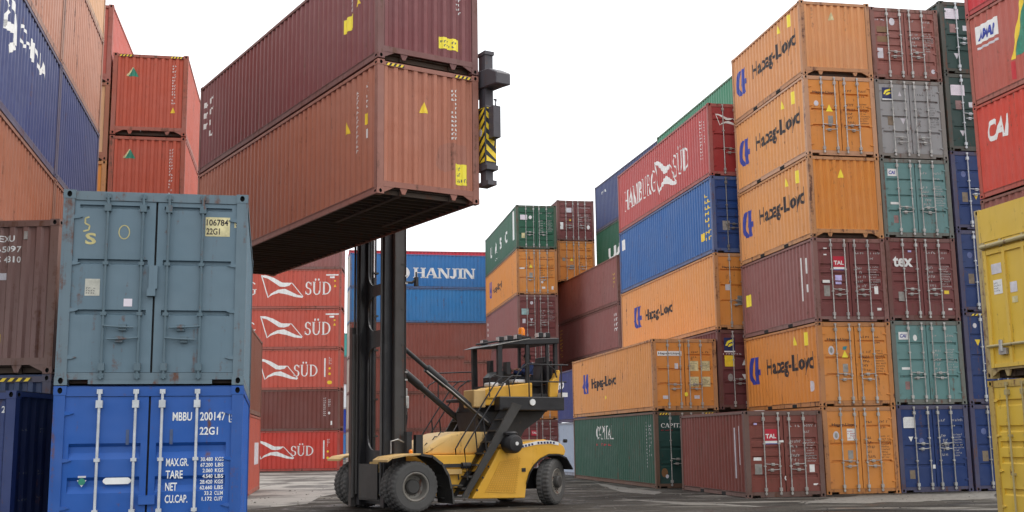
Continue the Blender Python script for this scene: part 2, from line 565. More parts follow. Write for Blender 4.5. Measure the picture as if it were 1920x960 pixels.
def m_bar(H, hdir, hz, short=False):
    def mk():
        m = MB()
        m.tube([(0, -.022, .075), (0, -.022, H - .045)], .019, 8)
        for z in (.12, H - .075):
            m.box(-.035, .035, -.034, .004, z - .03, z + .03)
        for z in (.24, H - .24):
            m.box(-.042, .042, -.046, DOOR_Y - .002, z - .05, z + .05)
        for z in (H * .36, H * .62):
            m.box(-.036, .036, -.044, DOOR_Y - .002, z - .022, z + .022)
        if hdir:
            m.tube([(0, -.045, hz + .012), (hdir * .1, -.05, hz), (hdir * .40, -.046, hz - .012)], .014, 6)
            m.box(min(hdir * .2, hdir * .3), max(hdir * .2, hdir * .3), -.034, DOOR_Y - .002, hz - .05, hz + .035)
        return m.mesh('locking_bar')
    return cached(('bar', H, hdir, round(hz, 2)), mk)
def m_box(key, *b):
    def mk():
        m = MB(); m.box(*b); return m.mesh(key[0])
    return cached(key, mk)
def m_floor(L, H):
    def mk():
        m = MB()
        m.box(.066, W - .066, .1, L - .1, .13, .15)
        n = round((L - .4) / .305)
        for i in range(n + 1):
            y = .2 + (L - .4) * i / n
            m.box(.07, W - .07, y - .025, y + .025, .03 + .012 * (i % 3 == 1), .128)
        for xx in (.62, W - .62):
            m.box(xx - .05, xx + .05, .12, min(3.4, L - .3), .018, .129)
        return m.mesh('floor')
    return cached(('floor', L), mk)

CONT = []
class Container:
    def __init__(s, label, yaw, x, y, z, H, L, col, kind='door', style='tal', bars=None, group=None,
                 frame=None, door_col=None, handles=.32, pockets=False, hinges=True, tilt=0, endcol=None, cast=None, rearcol=None):
        s.H, s.L, s.kind = H - .012, L, kind
        H = s.H = round(s.H, 3)
        s.root = empty('shipping_container', (x, y, z), R(yaw))
        tag(s.root, label, 'shipping container', group or 'stacked shipping containers')
        fr = frame or frame_paint(col)
        link('frame', m_frame(L, H, kind, pockets), fr, s.root)
        s.lw = link('side_wall', m_side(L, H, False), col, s.root)
        s.rw = link('side_wall', m_side(L, H, True), col, s.root)
        link('end_wall', m_end(H, L=L), rearcol or col, s.root)
        link('roof', m_box(('roof', L, H), 0.09, W - .09, .12, L - .12, H - .045, H + .008), col, s.root)  # slab raised to block sky light through the gap above
        link('floor', m_floor(L, H), UNDER, s.root)
        if pockets and L < 7:
            for py in (1.85, 3.86):
                for xa in (.012, W - .052):
                    link('fork_pocket', m_box(('fork_pocket', py, xa), xa, xa + .04, py + .001, py + .349, .012, .118), HOLE, s.root)  # solid dark box stands in for the shaded pocket opening
        for sx, px in ((1, -.003), (-1, W + .003)):
            for sy, py in ((1, -.003), (-1, L + .003)):
                for pz in (0, H - .118):
                    link('corner_casting', m_casting(sx, sy), [cast or fr, HOLE], s.root, (px, py, pz))
        s.doors = []
        dc = door_col or col
        if kind == 'door':
            link('door_seal', m_box(('door_seal', H), .12, W - .12, .085, .12, .14, H - .12), RUBBER, s.root)
            mid = W / 2
            for i, (a, b) in enumerate(((.13, mid - .014), (mid + .014, W - .13))):
                d = link('door', m_door(H, a, b, style, i == 0), dc, s.root)
                s.doors.append(d)
                wd = b - a
                if hinges:
                    for hz in (.14, .38, .62, .86):
                        link('hinge', m_hinge(i == 0), dc, d, (0, 0, H * hz))
                hd = handles
                for k, fx in enumerate((.42, .85) if i == 0 else (.14, .56)):
                    hdir = (-1 if (i == 0) == (k == 0) or hd == 'same' else 1)
                    if hd is None: q, hz = 0, 1
                    else:
                        hz = H * (hd if hd != 'same' else .32) + (.0 if k == (1 if i == 0 else 0) else .16)
                        q = (1 if k == 0 else -1)
                    bo = link('locking_bar', m_bar(H, q, round(hz, 2)), bars or GALV, d, (a + fx * wd, 0, 0))
        else:
            s.ew = link('end_wall', m_end(H), endcol or col, s.root)
        CONT.append(s)
    # marks on the door end or blank end; shape coords: x across 0..W, z up from the bottom
    def on_front(s, name, shape, mat, lift=.004, label=None):
        if isinstance(shape, Multi):
            return [s.on_front(name, q, mat, lift) for q in shape]
        vs, fs = shape
        if s.kind == 'door':
            m = MB()
            y = DOOR_Y - lift
            m.v = [(p[0], y, p[1]) for p in vs]
            m.f = list(fs); m.mi = [0] * len(fs)
            cx = sum(p[0] for p in vs) / len(vs)
            par = s.doors[0] if cx < W / 2 else s.doors[1]
            zm = max(p[1] for p in vs)
            if zm > s.H - .14 or min(p[1] for p in vs) < .16:      # on header or sill
                m.v = [(p[0], .012 - lift if zm > s.H - .14 else .02 - lift, p[1]) for p in vs]
                par = s.root
        else:
            zm = max(p[1] for p in vs)
            if zm > s.H - .1 or min(p[1] for p in vs) < .26:
                m = MB(); m.v = [(p[0], .006 - lift, p[1]) for p in vs]; m.f = list(fs); m.mi = [0] * len(fs); par = s.root
            else:
                m = s._drape(shape, END_WAVE, lambda a, d, z: (a, END_IN + d - lift, z), .16); par = s.ew
        o = link(name, m.mesh(name, 1, fix=False), mat, par)
        if label: o['label'] = label
        return o
    def on_left(s, name, shape, mat, lift=.004):
        """shape x runs left to right as read, from the far end"""
        if isinstance(shape, Multi):
            return [s.on_left(name, q, mat, lift) for q in shape]
        if max(p[1] for p in shape[0]) > s.H - .09:
            m = MB(); m.v = [(.004 - lift, s.L - p[0], p[1]) for p in shape[0]]; m.f = list(shape[1]); m.mi = [0] * len(m.f)
            return link(name, m.mesh(name, 1, fix=False), mat, s.root)
        sh = ([(s.L - p[0], p[1]) for p in shape[0]], shape[1])
        m = s._drape(sh, side_wave(s.L), lambda a, d, z: (SIDE_IN + d - lift, a, z), .15)
        return link(name, m.mesh(name, 1, fix=False), mat, s.lw)
    def on_right(s, name, shape, mat, lift=.004):
        if isinstance(shape, Multi):
            return [s.on_right(name, q, mat, lift) for q in shape]
        m = s._drape(shape, side_wave(s.L), lambda a, d, z: (W - SIDE_IN - d + lift, a, z), .15)
        return link(name, m.mesh(name, 1, fix=False), mat, s.rw)
    def _drape(s, shape, pts, fn, off):
        vs, fs = shape
        bm = bmesh.new()
        bv = [bm.verts.new((p[0], p[1], 0)) for p in vs]
        for f in fs:
            try: bm.faces.new([bv[i] for i in f])
            except ValueError: pass
        a, b, _, _ = bounds(vs)
        for sp, _ in pts:
            if a < sp + off < b:
                bmesh.ops.bisect_plane(bm, geom=bm.verts[:] + bm.edges[:] + bm.faces[:], plane_co=(sp + off, 0, 0), plane_no=(1, 0, 0))
        bm.verts.index_update()
        m = MB()
        m.v = [fn(v.co.x, depth_at(pts, v.co.x - off), v.co.y) for v in bm.verts]
        m.f = [tuple(v.index for v in f.verts) for f in bm.faces]
        m.mi = [0] * len(m.f)
        bm.free()
        return m
# ------------------------------------------------------------------ ground
def ground():
    m = MB()
    m.quad([(-900, -300, 0), (900, -300, 0), (900, 1500, 0), (-900, 1500, 0)])
    o = link('ground', m.mesh('ground', 1), None)
    o['kind'] = 'structure'
    mat, nt, b = new_mat('yard_ground')
    tc = nd(nt, 'ShaderNodeTexCoord')
    v = tc.outputs['Object']
    big = noise(nt, v, .16, 5, .6)
    mid = noise(nt, v, .9, 5, .65)
    fine = noise(nt, v, 14, 6, .75)
    mp = nd(nt, 'ShaderNodeMapping')
    mp.inputs[2].default_value = (0, 0, R(-28)); mp.inputs[3].default_value = (.22, 1.3, 1)
    nt.links.new(v, mp.inputs[0])
    tracks = noise(nt, mp.outputs[0], .8, 4, .6)
    c = mixc(nt, ramp(nt, mid, .35, .7), (.018, .0155, .013), (.05, .044, .037))
    c = mixc(nt, ramp(nt, fine, .45, .72), c, (.085, .075, .063))
    pale = nd(nt, 'ShaderNodeMath', operation='MULTIPLY')
    nt.links.new(ramp(nt, tracks, .53, .62), pale.inputs[0])
    nt.links.new(ramp(nt, big, .42, .56), pale.inputs[1])
    c = mixc(nt, pale.outputs[0], c, (.26, .24, .21))
    dk0 = nd(nt, 'ShaderNodeMath', operation='MULTIPLY')
    dk0.inputs[1].default_value = .55
    nt.links.new(ramp(nt, noise(nt, v, .33, 4, .6), .5, .6), dk0.inputs[0])
    c = mixc(nt, dk0.outputs[0], c, (.010, .009, .008))
    nt.links.new(c, b.inputs['Base Color'])
    dk = ramp(nt, big, .56, .42)
    rr = nd(nt, 'ShaderNodeMapRange')
    nt.links.new(ramp(nt, mid, .36, .52), rr.inputs[0])
    rr.inputs[3].default_value, rr.inputs[4].default_value = .38, .95
    b.inputs['Specular IOR Level'].default_value = .16
    nt.links.new(rr.outputs[0], b.inputs['Roughness'])
    bp = nd(nt, 'ShaderNodeBump')
    bp.inputs['Strength'].default_value = .6
    bp.inputs['Distance'].default_value = .04
    add = nd(nt, 'ShaderNodeMath', operation='MULTIPLY_ADD')
    nt.links.new(fine, add.inputs[0]); add.inputs[1].default_value = .35
    nt.links.new(mid, add.inputs[2])
    nt.links.new(add.outputs[0], bp.inputs['Height'])
    nt.links.new(bp.outputs[0], b.inputs['Normal'])
    o.material_slots[0].link = 'OBJECT'
    o.material_slots[0].material = mat
    # pale concrete slabs on the left of the lane, in front of the far stack
    mat, nt, b = new_mat('concrete_slabs')
    tc = nd(nt, 'ShaderNodeTexCoord')
    v = tc.outputs['Object']
    br = nd(nt, 'ShaderNodeTexBrick')
    br.offset = 0
    br.inputs['Scale'].default_value = 1
    br.inputs['Brick Width'].default_value = 5.2
    br.inputs['Row Height'].default_value = 4.2
    br.inputs['Mortar Size'].default_value = .05
    br.inputs['Color1'].default_value = (.29, .27, .24, 1)
    br.inputs['Color2'].default_value = (.22, .205, .185, 1)
    br.inputs['Mortar'].default_value = (.05, .045, .04, 1)
    nt.links.new(v, br.inputs[0])
    d = noise(nt, v, .35, 6, .65)
    f = noise(nt, v, 5, 5, .7)
    c = mixc(nt, ramp(nt, d, .46, .56), br.outputs[0], (.06, .054, .047))
    c = mixc(nt, ramp(nt, f, .5, .8), c, (.12, .11, .095))
    nt.links.new(c, b.inputs['Base Color'])
    b.inputs['Roughness'].default_value = .7
    m = MB()
    pts = []
    rnd = random.Random(4)
    for k in range(40):
        a = 2 * math.pi * k / 40
        r_ = 1 + .05 * rnd.uniform(-1, 1)
        sx = max(-1, min(1, 1.35 * math.cos(a))); sy = max(-1, min(1, 1.35 * math.sin(a)))
        pts.append((-16 + 9.5 * sx * r_, 50 + 19.5 * sy * r_, .004))
    m.quad(pts)
    o = link('concrete_slabs', m.mesh('concrete_slabs', 1), mat)
    o.rotation_euler = (0, 0, 0)
    o['kind'] = 'structure'
ground()
def patches():
    mat = paint('worn_concrete', (.15, .138, .12), 1.0, .85, .5, (.04, .036, .03))
    rnd = random.Random(3)
    for poly in (PATCHES):
        m = MB(); pts = []
        for (x0, y0), (x1, y1) in zip(poly, poly[1:] + poly[:1]):
            for k in range(7):
                t = k / 7
                pts.append((x0 + (x1 - x0) * t + rnd.uniform(-.07, .07), y0 + (y1 - y0) * t + rnd.uniform(-.16, .16), .004))
        m.quad(pts)
        o = link('concrete_patch', m.mesh('concrete_patch', 1), mat)
        o['kind'] = 'structure'
PATCHES = [[(7.6, 31.0), (8.8, 32.9), (10.2, 34.3), (14.7, 35.2), (13.2, 31.9), (11.4, 31.2), (9.4, 30.6)], [(3.2, 47.3), (4.1, 41.8), (4.9, 38.1), (4.4, 36.6), (3.5, 39.0)],
           [(2.9, 34.6), (5.2, 31.6), (6.4, 29.6), (4.6, 30.8)]]
patches()
def debris():
    m = MB(); rnd = random.Random(11)
    for _ in range(1500):
        x, y = rnd.uniform(-12, 16), rnd.uniform(19, 46)
        r_ = .012 + .05 * rnd.random() ** 3
        b = len(m.v)
        n = 5
        for k in range(n):
            a = 2 * math.pi * k / n + rnd.random()
            m.v.append((x + r_ * rnd.uniform(.6, 1.4) * math.cos(a), y + r_ * rnd.uniform(.6, 1.4) * math.sin(a), .0))
        m.v.append((x + r_ * rnd.uniform(-.3, .3), y, r_ * rnd.uniform(.4, .9)))
        for k in range(n):
            m.f.append((b + k, b + (k + 1) % n, b + n)); m.mi.append(0)
    o = link('gravel', m.mesh('gravel'), plain('gravel_grey', (.09, .08, .07), .9, var=.5, scale=2))
    o['kind'] = 'stuff'
debris()

# ------------------------------------------------------------------ paints
P = paint
ORANGE = P('orange_paint', (.66, .25, .045), .45)
ORANGE_LIT = P('pale_orange_paint', (.70, .31, .095), .35)  # orange lightened in colour to paint the glow on the long sides
MAROON = P('maroon_paint', (.17, .045, .042), .6)
MAROON2 = P('faded_maroon_paint', (.26, .098, .088), .5)
DKRED = P('dark_red_paint', (.13, .028, .03), .5)
BROWN = P('brown_red_paint', (.27, .082, .06), .5)
NAVY = P('navy_paint', (.007, .031, .14), .35)
NAVYG = P('greyish_navy_paint', (.05, .065, .17), .3)
SHADED_BLUE = P('dark_navy_paint', (.014, .02, .06), .3)  # shade on the side walls is put into this blue
BLUE = P('blue_paint', (.028, .165, .43), .35)
HBLUEP = P('mid_blue_paint', (.025, .12, .36), .35)
DOORBLUE = P('bright_blue_paint', (.008, .085, .36), .3)
TEAL = P('teal_paint', (.12, .25, .245), .6)
GREYP = P('grey_paint', (.29, .29, .29), .8)
GREYBLUE = P('grey_blue_paint', (.115, .18, .225), .5)
DGREEN = P('dark_green_paint', (.012, .042, .034), .35)
GREEN = P('green_paint', (.02, .10, .055), .35)
CGREEN = P('bottle_green_paint', (.028, .095, .065), .55)
SUDRED = P('signal_red_paint', (.52, .05, .034), .3)
SUDRED3 = P('sunfaded_red_paint', (.50, .085, .055), .35)
SUDRED_LIT = P('pinkish_red_paint', (.46, .075, .07), .3)  # red paled in colour to paint the bright haze on the long side
CAIRED = P('scarlet_paint', (.58, .055, .03), .3)
TRIRED = P('orange_red_paint', (.46, .085, .045), .35)
FADERED = P('faded_red_paint', (.45, .10, .07), .5)
YELP = P('yellow_paint', (.68, .45, .055), .55)
TAN = P('salmon_tan_paint', (.43, .2, .13), .8)
SAND = P('sand_orange_paint', (.60, .34, .18), .4)
RUSTY = P('rusty_orange_paint', (.31, .112, .062), .6)
HELDB = P('held_brown_paint', (.41, .148, .088), .35)
HELDM = P('held_maroon_paint', (.20, .058, .06), .45)
XUB = P('worn_brown_paint', (.21, .115, .10), .9)
LGREY = P('light_blue_grey_paint', (.36, .42, .52), .3)
WHITEP = P('white_paint', (.75, .76, .78), .2)
TURQ = P('turquoise_paint', (.06, .33, .30), .2)
BRED = P('bright_red_paint', (.55, .02, .03), .3)

def T(body, x, z, h, w=None, bold=.012, shear=0):
    s = text2d(body, h, bold, shear)
    if w: return fit2d(s, x, z, w, h)
    a = bounds(s[0])
    return shift2d(s, x - a[0], z)

# common door markings: number block and weight block on the right leaf
MARKW = plain('dull_white_lettering', (.42, .40, .39), .6)
def numbers(c, mat, seed, z=.80, big=True):
    H = c.H
    if mat in (WHITE, PALE): mat = MARKW
    c.on_front('serial_number', join2d(marks2d(1.42, H * z, .34, .12, 1, seed, 4), marks2d(1.88, H * z, .34, .12, 1, seed + 1, 6), marks2d(1.88, H * z - .17, .22, .11, 1, seed + 2, 4)), mat)
    c.on_front('weight_table', join2d(marks2d(1.42, H * .40, .28, H * .27, 5, seed + 3, 5), marks2d(1.90, H * .40, .30, H * .27, 9, seed + 4, 7)), mat)

def hapag_side(c, x, z, h, w, pale=False, ex=None, eh=None):
    c.on_left('emblem', hapag_emblem(.28, .92, .95, .95), HBLUE)
    c.on_left('lettering', fit2d(text2d('Hapag-Lloyd', .5, .03), 1.85, 1.03, 3.75, .70), BLACKM)
def hapag_door(c, seed):
    c.on_front('lettering', T('Hapag-Lloyd', .30, c.H * .77, .10, .78, .02), BLACKM)
    numbers(c, HBROWN, seed)
    c.on_front('sticker', rect2d(.78, c.H * .40, .17, .26), ALU)

# ------------------------------------------------------------------ near left: two stacked door ends
c = Container('bright blue container with white locking rods and lettering, under the grey-blue one',
              12.2, -6.071, 14.996, 0, 2.57, 6.058, DOORBLUE, 'door', 'mbbu', bars=GALVW, handles=None, frame=P('bright_blue_frame', (.010, .08, .33), .5))
for k, (tx_, z, h, x) in enumerate((('MBBU', 2.09, .115, 1.52), ('200147', 2.09, .115, 1.875), ('22G1', 1.90, .105, 1.875),
                         ('MAX.GR.', 1.49, .105, 1.455), ('TARE', 1.33, .105, 1.455), ('NET', 1.17, .105, 1.455), ('CU.CAP.', 1.01, .105, 1.455))):
    wd = {'MBBU': .25, '200147': .335, '22G1': .24, 'MAX.GR.': .29, 'TARE': .22, 'NET': .15, 'CU.CAP.': .29}[tx_]
    c.on_front('lettering', T(tx_, x, z, h, wd, .018), WHITE)
c.on_front('check_digit', join2d(T('5', 2.28, 2.09, .10, .05, .015), stroke2d([(2.26, 2.07), (2.35, 2.07), (2.35, 2.215), (2.26, 2.215), (2.26, 2.07)], .012)), WHITE)
for i, (a, u) in enumerate((('30.480', 'KGS'), ('67.200', 'LBS'), ('2.060', 'KGS'), ('4.540', 'LBS'), ('28.420', 'KGS'), ('62.660', 'LBS'), ('33.2', 'CU.M'), ('1.172', 'CU.FT'))):
    z = 1.55 - i * .0745
    wd = .16 if len(a) > 5 else (.13 if len(a) > 4 else .1)
    c.on_front('lettering', join2d(T(a, 2.06 - wd, z, .052, wd, .02), T(u, 2.09, z, .052, .11, .02)), WHITE)
c.on_front('label_plate', poly2d([(.70, 1.27), (.98, 1.27), (1.01, 1.29), (1.02, 1.312), (1.01, 1.335), (.98, 1.355), (.70, 1.355), (.67, 1.335), (.66, 1.312), (.67, 1.29)]), WHITE)
c.on_front('sticker', join2d(tri2d(.34, 1.24, .12, .09, True), rect2d(.35, 1.36, .10, .025)), PALE)
c.on_front('sticker', ellipse2d(.40, 1.31, .045, .045), TEALD, .006)
for xx in (.93, 1.49):
    c.on_front('latch_plate', rect2d(xx, 1.78, .04, .2), plain('latch_steel', (.05, .08, .17), .5), .006)
m = MB(); m.box(1.12, 1.33, -.02, DOOR_Y - .002, 1.0, 1.12)
link('lock_box', m.mesh('lock_box'), DOORBLUE, c.doors[0])
MBBU = c
c = Container('grey-blue container with a cream number plate, on top of the bright blue one',
              12.2, -6.071, 14.996, 2.57, 2.66, 6.058, GREYBLUE, 'door', 'plate', bars=P('grey_blue_rod', (.09, .14, .17), .8), handles=.235, frame=P('grey_blue_frame', (.125, .18, .215), .75))
c.on_front('number_plate', rect2d(1.87, 2.05, .33, .27), CREAM)
c.on_front('lettering', join2d(T('106784', 1.885, 2.20, .09, .29, .018), T('22G1', 1.885, 2.075, .09, .18, .018)), BLACKM, .007)
c.on_front('check_digit', rect2d(2.26, 2.18, .06, .12), CREAM)
c.on_front('check_digit', T('9', 2.268, 2.195, .09, .045, .018), BLACKM, .007)
OLDY = plain('old_yellow_paint', (.5, .44, .2), .7)
c.on_front('painted_letter', T('S', .30, 1.90, .16, .14, .03), OLDY)
c.on_front('painted_letter', stroke2d([(.34, 2.28), (.29, 2.26), (.29, 2.19), (.35, 2.16), (.34, 2.10), (.27, 2.08)], .02), OLDY)
c.on_front('painted_ring', stroke2d([(.80 + .07 * math.cos(k * math.pi / 6), 2.08 + .095 * math.sin(k * math.pi / 6)) for k in range(13)], .014), OLDY)
c.on_front('placard', rect2d(.325, 1.20, .19, .23), plain('foil_placard', (.5, .49, .42), .4))
c.on_front('placard_print', marks2d(.34, 1.22, .16, .1, 3, 3, 5), GREYM, .007)
c.on_front('sticker', rect2d(.83, 1.06, .11, .105), plain('pink_white_sticker', (.75, .68, .74), .5, var=.05))
m = MB(); m.box(1.15, 1.26, -.03, DOOR_Y - .002, 1.30, 1.62)
m.box(1.13, 1.24, -.045, DOOR_Y - .002, 1.20, 1.30)
link('lock_box', m.mesh('lock_box'), GREYBLUE, c.doors[0])

# behind them on the far left
c = Container('short dark blue container on the ground left of the bright blue one',
              -2, -9.897, 17.135, 0, 2.62, 2.0, SHADED_BLUE, 'blank', frame=P('post_blue', (.03, .05, .16), .3), endcol=P('post_blue', None))  # walls get the blue darkened for shade, end and posts the lit blue
c.on_front('lettering', T('2', 2.2, 2.28, .1, .06, .02), WHITE)
for z in (2.0, 1.35, .95, .6):
    c.on_right('small_print', join2d(marks2d(.35, z, .25, .06, 1, int(z * 10), 4), marks2d(.95, z - .02, .22, .09, 2, int(z * 11), 4)), GREYM)
c = Container('navy container with a black and yellow strip, under the worn brown one', -2, -10.243, 19.241, 0, 2.985, 6.058, P('slate_navy_paint', (.03, .05, .12), .4), 'blank')
def hazard(c, x0, x1, n=4, z=None, hh=.06):
    H = c.H
    z = z or H - .112
    c.on_front('hazard_strip', rect2d(x0, z, x1 - x0, hh), HAZB, .004)
    w = (x1 - x0) / n
    c.on_front('hazard_stripe', poly2d(*[[(x0 + i * w, z), (x0 + i * w + w * .5, z), (x0 + i * w + w * .9, z + hh), (x0 + i * w + w * .4, z + hh)] for i in range(n)]), YEL, .006)
hazard(c, 1.55, 2.1)
c = Container('worn brown container with white number 65097 above the striped navy one', -2, -10.243, 19.241, 2.985, 2.68, 6.058, XUB, 'blank', endcol=XUB)
c.on_front('serial_number', join2d(T('TEXU', 1.30, 2.28, .11, .36, .015), T('565097', 1.27, 2.10, .11, .50, .015), T('US 4310', 1.27, 1.92, .11, .50, .015)), WHITE)
c.on_front('sticker', rect2d(1.42, 1.62, .13, .12), PALE)
c.on_front('sticker', rect2d(1.38, .55, .11, .14), YEL)
m = MB(); m.box(1.83, 1.89, .0, .05, 2.32, 2.46); link('bracket', m.mesh('bracket'), GALV, c.root)

# ------------------------------------------------------------------ left row of long stacks
GB = 'stacked containers in the left row'
bx, by, byaw = -12.624, 24.312, 12.23
vx, vy = -math.sin(R(byaw)), math.cos(R(byaw))
def brow(k, z, H, col, label, **kw):
    return Container(label, byaw, bx - vx * 6.1 * k, by - vy * 6.1 * k, z, H, 6.058, col, 'blank', group=GB, **kw)
brow(0, 5.04, 2.68, RUSTY, 'rusty orange container in the left row right under the plain navy one')
c = brow(1, 5.69, 2.02, RUSTY, 'rusty orange container in the left row right above the worn brown one')
brow(2, 5.69, 2.02, RUSTY, 'rusty orange container cut by the left edge of the picture, under white lettered navy')
brow(0, 7.72, 2.68, NAVYG, 'plain navy container without lettering, far end of the left row')
c = brow(1, 7.72, 2.68, NAVYG, 'navy container with ragged white emblem and lettering in the left row')
c.on_right('emblem', join2d(stroke2d([(.35, 2.4), (.9, 2.0), (.6, 1.6), (1.3, 1.75)], .17), stroke2d([(.75, 2.4), (1.4, 2.1), (1.5, 1.5), (1.0, 1.25)], .17)), WHITE)
c.on_right('lettering', T('CHINA', 1.85, 1.72, .42, 2.6, .01), WHITE)
brow(2, 7.72, 2.68, NAVYG, 'navy container at the very left edge, nearest one of its level')
brow(0, 10.40, 2.72, TAN, 'scuffed salmon container above the plain navy one in the left row')
brow(1, 10.40, 2.72, TAN, 'scuffed salmon container above the white lettered navy one in the left row')
brow(0, 13.12, 2.70, SAND, 'sand orange container on top of the left row, beside the sky')

GR = 'stacked containers behind the left row'
def tri_mark(c):
    c.on_front('emblem', tri2d(.5, 2.02, .34, .30), TEALD)
    c.on_front('emblem_edge', poly2d([(.44, 2.03), (.5, 2.02), (.67, 2.32), (.63, 2.33)]), CREAM, .006)
c = Container('orange-red container with green triangle, upper of two left of the lifted pair', 10.94, -13.30, 36.38, 11.99, 2.83, 6.058, TRIRED, 'blank', group=GR)
tri_mark(c); hazard(c, .2, .62, 4); hazard(c, 1.85, 2.25, 4)
c.on_front('serial_number', marks2d(1.93, 1.1, .07, 1.4, 14, 31, 1), WHITE)
c.on_front('warning_triangle', tri2d(1.9, .8, .16, .2), YEL)
c = Container('orange-red container with green triangle, lower of two left of the lifted pair', 10.94, -13.30, 36.38, 9.16, 2.8, 6.058, TRIRED, 'blank', group=GR)
tri_mark(c)
c.on_front('serial_number', marks2d(1.93, .5, .07, 1.9, 18, 33, 1), WHITE)
Container('red container rising behind the green triangle ones on the left', 10.94, -15.75, 35.9, 13.78, 2.72, 6.058, FADERED, 'blank', group=GR)
Container('orange container glimpsed as a thin strip beside the upper green triangle one', 10.94, -15.75, 35.9, 11.08, 2.7, 6.058, SAND, 'blank', group=GR, frame=RUSTY)
Container('orange container glimpsed as a thin strip beside the lower green triangle one', 10.94, -15.75, 35.9, 8.38, 2.7, 6.058, ORANGE, 'blank', group=GR)

for k, z in enumerate((0, 3.05, 6.1)):
    Container('red container low in the column behind the grey-blue one, covered by it', 10.94, -13.30, 36.38, z, 3.05, 6.058, TRIRED, 'blank', group='covered containers under the green triangle ones')
for k, z in enumerate((0, 2.79, 5.58)):
    Container('orange container low in the column behind the left row, covered by it', 10.94, -15.75, 35.9, z, 2.79, 6.058, SAND, 'blank', group='covered containers behind the left row')
GQ = 'two containers behind the blue door end'
c = Container('red container standing on the ground behind the bright blue one, seen edge on', 9, -11.44, 38.63, 0, 2.79, 6.058, FADERED, 'blank', group=GQ)
c.on_right('sticker', rect2d(3.0, 1.0, 2.2, .8), PALE)
Container('brown container stacked on the edge-on red one behind the grey-blue one', 9, -11.44, 38.63, 2.79, 2.97, 6.058, P('dull_brown_paint', (.2, .075, .05), .6), 'blank', group=GQ)

# ------------------------------------------------------------------ far stack with bird flag emblems
GC = 'containers of the red stack beyond the lane'
cx, cy = -11.135, 72.95
def cstack(z, H, col, label, **kw):
    return Container(label, 93, cx, cy, z, H, 12.192, col, 'blank', group=GC, **kw)
def sud(c, e0, e1, ez, eh, s0, s1, sz, sh, g=True, fine=False):
    c.on_left('emblem', sud_emblem(e0, ez, e1 - e0, eh), WHITE)
    c.on_left('lettering', serif2d('SÜD', s0, sz, s1 - s0, sh), WHITE)
    if g: c.on_left('lettering', serif2d('HAMBURG', e0 - 4.55, sz, 4.3, sh), WHITE)
c = cstack(0, 2.52, SUDRED, 'bright red container with white bird flag emblem, bottom of the red stack beyond the lane')
sud(c, 6.8, 9.35, .75, 1.2, 9.1, 10.6, .95, .62)
c.on_left('serial_number', join2d(rect2d(11.15, .75, .09, 1.15), marks2d(11.4, 1.5, .1, .5, 5, 3, 1)), WHITE)
c.on_left('warning_marks', join2d(ellipse2d(11.45, 1.2, .07, .07), ellipse2d(11.45, .8, .08, .08)), YEL)
c = cstack(2.52, 2.6, P('dark_brown_paint', (.16, .045, .035), .6), 'plain dark brown container between red ones in the stack beyond the lane')
c.on_left('serial_number', join2d(marks2d(11.15, .9, .08, 1.2, 10, 5, 1), marks2d(11.45, 1.5, .08, .5, 5, 6, 1), ellipse2d(11.5, 1.1, .07, .09), rect2d(11.6, .35, .1, .25)), WHITE)
c = cstack(5.12, 2.61, SUDRED3, 'red container with bird flag emblem right above the plain dark brown one')
sud(c, 6.95, 9.5, .65, 1.35, 9.2, 10.8, .85, .75)
c.on_left('serial_number', join2d(rect2d(11.15, .8, .09, 1.2), marks2d(11.45, 1.6, .1, .5, 5, 7, 1)), WHITE)
c.on_left('warning_marks', join2d(ellipse2d(11.5, 1.35, .07, .07), ellipse2d(11.5, 1.0, .08, .08), ellipse2d(11.5, .45, .16, .12)), YEL)
c = cstack(7.73, 2.62, SUDRED3, 'red container with bird flag emblem, second from the top of its red run')
sud(c, 7.0, 9.75, .7, 1.45, 9.85, 11.6, .9, .85)
c.on_left('serial_number', join2d(rect2d(11.05 + .15, 2.2, .85, .09), rect2d(11.45, 2.02, .3, .12)), WHITE)
c.on_left('warning_marks', join2d(tri2d(11.7, 1.5, .16, .18), ellipse2d(11.78, 1.85, .06, .06)), YEL)
c = cstack(10.35, 2.58, SUDRED3, 'red container with bird flag emblem right under the lifted containers')
sud(c, 7.0, 9.75, .7, 1.5, 9.85, 11.6, .9, .85)
c.on_left('serial_number', join2d(rect2d(11.2, 2.15, .8, .09), rect2d(11.45, 1.98, .3, .12)), WHITE)
c.on_left('warning_marks', join2d(tri2d(11.7, 1.4, .16, .18), ellipse2d(11.78, 1.8, .06, .06)), YEL)
cstack(12.93, 2.6, MAROON2, 'maroon container on top of the red stack, mostly behind the lifted pair')

# ------------------------------------------------------------------ far stack behind the mast
GD = 'containers of the far stack behind the mast'
yd = 13
dx, dy = -12.017 + 12.192 * math.cos(R(yd)), 82.95 + 12.192 * math.sin(R(yd))
def dstack(z, H, col, label, **kw):
    return Container(label, 90 + yd, dx, dy, z, H, 12.192, col, 'blank', group=GD, rearcol=OFFW, **kw)
dstack(0, 2.58, BROWN, 'brown container on the ground behind the yellow lift truck')
dstack(2.58, 2.68, BROWN, 'brown container second from the ground, behind the tilt cylinders')
dstack(5.26, 2.62, BROWN, 'brown container third from the ground in the stack behind the mast')
dstack(7.88, 2.62, BROWN, 'brown container right under the plain blue one behind the mast')
dstack(10.50, 2.60, P('lighter_blue_paint', (.035, .21, .5), .3), 'plain blue container under the lettered blue one behind the mast')
c = dstack(13.10, 2.59, BLUE, 'blue container with large white slab letters, top of the stack behind the mast')
c.on_left('lettering', serif2d('HANJIN', 4.72, .78, 4.75, .78, .24, .13, .09), WHITE)
c.on_left('emblem', ellipse2d(3.9, 1.15, .55, .5, 20), WHITE)
